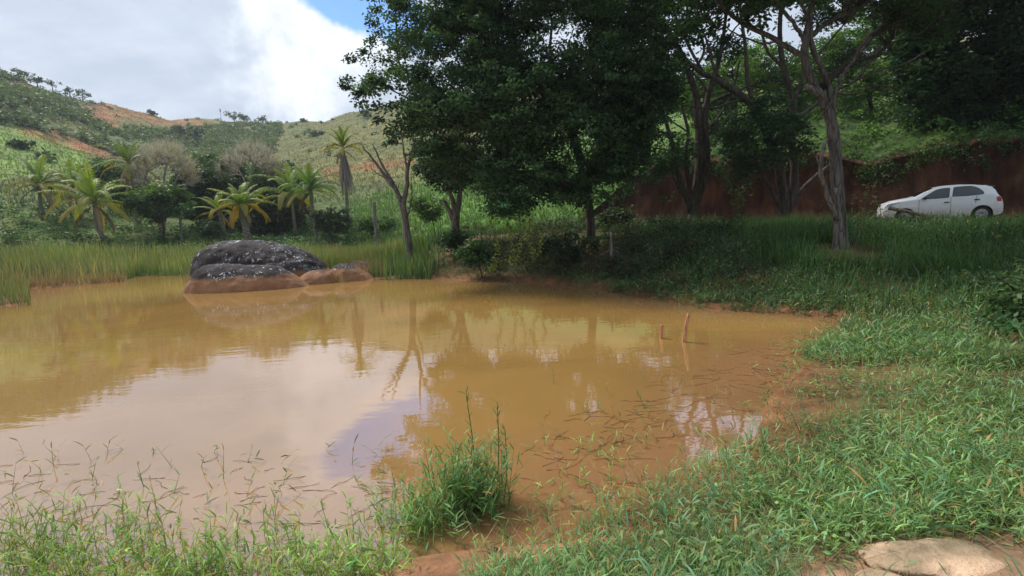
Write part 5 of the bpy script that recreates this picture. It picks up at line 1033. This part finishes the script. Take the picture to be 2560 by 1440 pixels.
for pts in ([(1527, 625), (1512, 632), (1500, 638)], [(1528, 622), (1545, 630), (1552, 645)], [(1527, 625), (1540, 618), (1550, 620)]): limb(T, pts, .014, .006, BARK, 'twig', Y=15.2, sides=5, n=8, col=(1.4, 1.4, 1.4))
# pole lying by the car
a, c = at(2222, 520, 17.9), at(2345, 548, 17.4); g = Geo(); tube(g, smoothpath([a, (a + c) / 2 + [0, 0, .02], c], 16), np.linspace(.065, .05, 16), 9, (1, 1, 1), .08); o = obj('wooden_pole', g, WOOD_PALE, smooth=True, origin=tuple(c)); tag(o, 'pale wooden pole propped in the grass before the car front', 'pole')
def sapling(label, px, y0, y1, Yd, n, L, col, name='sapling', lean=10, spread=.16):
    b = at(px, y0, Yd); b[2] = min(gp(b[0], b[1]), b[2]); tp = at(px + lean, y1, Yd); T = thing(name, label, 'plant', b); g = Geo(); S = smoothpath([b, (b + tp) / 2 + [.06, 0, 0], tp], 16); tube(g, S, np.linspace(.014, .005, 16), 5); part('stem', g, BARK, T, smooth=True)
    g = Geo(); q = S[rng.integers(4, 16, n)] + rng.normal(0, spread, (n, 3)); leaves(g, q, L * U(.7, 1.2, n), L * .5, tint(col, n, .25, .1), .5, .1); part('leaves', g, LEAF, T, kind='stuff')
sapling('spindly leafy sapling just right of the grey trunk', 2135, 610, 455, 12.2, 110, .09, (0.12, 0.17, 0.06), lean=38)
sapling('small sapling by the road before the red bank, left of the low leafy bough', 1835, 540, 478, 21, 70, .2, (0.06, 0.14, 0.04))
sapling('short weedy plant in front of the car nose', 2195, 560, 505, 17, 60, .09, (0.10, 0.15, 0.06), lean=4)
# vines hanging from the big tree
T = thing('hanging_vine', 'yellow-green leafy vines hanging from the big dark tree to the bank', 'vine', at(1290, 655, 15.4)); VL = (0.22, 0.27, 0.05)
for pts in ([(1228, 545), (1232, 575), (1240, 605), (1246, 625)], [(1345, 565), (1355, 590), (1352, 615), (1342, 632), (1330, 622), (1324, 605)], [(1300, 540), (1302, 580), (1300, 620), (1285, 650)], [(1265, 560), (1278, 600), (1282, 630), (1275, 655)], [(1240, 640), (1232, 665), (1225, 675)], [(1325, 545), (1322, 575), (1315, 600)]):
    S = smoothpath([at(x, y, 15.3) for x, y in pts], 20); g = Geo(); tube(g, S, .008, 4, (0.14, 0.15, 0.05)); q = np.repeat(S, 4, 0); m = len(q); leaves(g, q + rng.normal(0, .04, (m, 3)), U(.06, .11, m), .06, tint(VL, m, .25, .1), .3, .5); part('strand', g, LEAF, T)
# leafy shrubs at the right edge
bush_tree('leafy green shrub with arching stem at the right edge of the picture', 2590, 6.2, (2560, 790), 95, 130, .55, (0.075, 0.15, 0.06), per=26, dens=42, L=.085, name='bush', cat='bush', group='bushes around the pond', spread=(.16, .16, .1), tr=.02, seed=5)
# pale rocks and loose clods in the bare patch, front right
def stone(label, px, py, zc, rx, ry, rz, seed, name='rock', mat=None):
    c = gz(px, py, zc); c[2] = gp(c[0], c[1]); u = np.linspace(0, 2 * np.pi, 40, endpoint=False); v = np.linspace(0, np.pi, 20); UU, VV = np.meshgrid(u, v); D = np.stack([np.sin(VV) * np.cos(UU), np.sin(VV) * np.sin(UU), np.cos(VV)], -1)
    D = np.sign(D) * np.abs(D) ** .85; k = 1 + .28 * fbm(D * 1.4 + seed, 4) + .08 * fbm(D * 5 + seed, 3); V = D * k[..., None] * [rx, ry, rz]; i = np.arange(19)[:, None] * 40; j = np.arange(40)[None, :]; jj = (j + 1) % 40
    g = Geo(); g.add((V + c).reshape(-1, 3), [np.stack([i + j, i + 40 + j, i + 40 + jj, i + jj], -1).reshape(-1, 4)], (0.47, 0.335, 0.25) if mat is None else (1, 1, 1)); o = obj(name, g, mat or GROUND, smooth=True, origin=tuple(c)); tag(o, label, 'rock', 'stones in the bare patch')
stone('pale buff stone half buried in the bare patch at lower right', 2345, 1400, .28, .30, .14, .05, 1.0)
stone('low pale stone at the bottom edge, in the bare patch at lower right', 2200, 1432, .28, .10, .06, .03, 4.0)
MUD = bark_material('dark_mud', (0.07, 0.04, 0.028), (0.2, 0.1, 0.065), 8.0, 1.0, .8)
stone('dark clod of mud at the bottom edge, centre of the picture', 1440, 1425, .0, .06, .035, .03, 9.0, 'mud_clod', MUD)
stone('small crumbly clod of dark mud below the tall grass clump', 1235, 1408, .0, .035, .025, .022, 13.0, 'mud_clod', MUD)
tris = sum(sum(max(1, len(p.vertices) - 2) for p in []) or len(o.data.loops) - 2 * len(o.data.polygons) for o in bpy.data.objects if o.type == 'MESH'); print('triangles', tris)
# brush and dry twigs on the shaded bank
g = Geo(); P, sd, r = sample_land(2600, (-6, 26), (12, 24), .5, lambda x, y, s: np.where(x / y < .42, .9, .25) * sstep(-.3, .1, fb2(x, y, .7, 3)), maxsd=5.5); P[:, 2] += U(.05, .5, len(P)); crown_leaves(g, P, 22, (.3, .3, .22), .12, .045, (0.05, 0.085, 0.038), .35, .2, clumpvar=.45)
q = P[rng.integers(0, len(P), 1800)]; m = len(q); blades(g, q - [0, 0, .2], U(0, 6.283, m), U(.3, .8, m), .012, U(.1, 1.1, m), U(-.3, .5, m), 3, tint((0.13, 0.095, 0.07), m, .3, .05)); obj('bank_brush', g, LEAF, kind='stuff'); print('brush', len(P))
# dry tufts on the far slope
g = Geo(); n = 24000; az = np.arctan((U(-150, 1150, n) - 1280) / F); r = 58 * (200 / 58) ** rng.random(n); x, y = r * np.sin(az), r * np.cos(az); z = ground_z(x, y); cg = ground_color(x, y, z)
blades(g, np.stack([x, y, z - .03], -1), U(0, 6.283, n), U(.2, .5, n), .07 + .001 * r, np.abs(rng.normal(0, .4, n)), U(.1, .8, n), 2, cg * U(.7, 1.1, (n, 1)), cg * U(.85, 1.35, (n, 1))); obj('hillside_tufts', g, GRASS, kind='stuff')
# thin moist air over the valley
g = Geo(); x0, x1, y0, y1, z0, z1 = -700, 700, -60, 760, -3.0, 75.0; V = [(x, y, z) for x in (x0, x1) for y in (y0, y1) for z in (z0, z1)]; g.add(V, [np.array([(0, 1, 3, 2), (4, 6, 7, 5), (0, 4, 5, 1), (2, 3, 7, 6), (0, 2, 6, 4), (1, 5, 7, 3)])], (1, 1, 1))
HZM, (N, L, M, mix, ramp, noise), out = new_mat('thin_haze'); pv = N('ShaderNodeVolumePrincipled'); pv.inputs['Color'].default_value = (0.86, 0.92, 1.0, 1); pv.inputs['Density'].default_value = 0.0005; pv.inputs['Anisotropy'].default_value = 0.2; L(pv.outputs[0], out.inputs['Volume'])
obj('haze', g, HZM, kind='stuff')
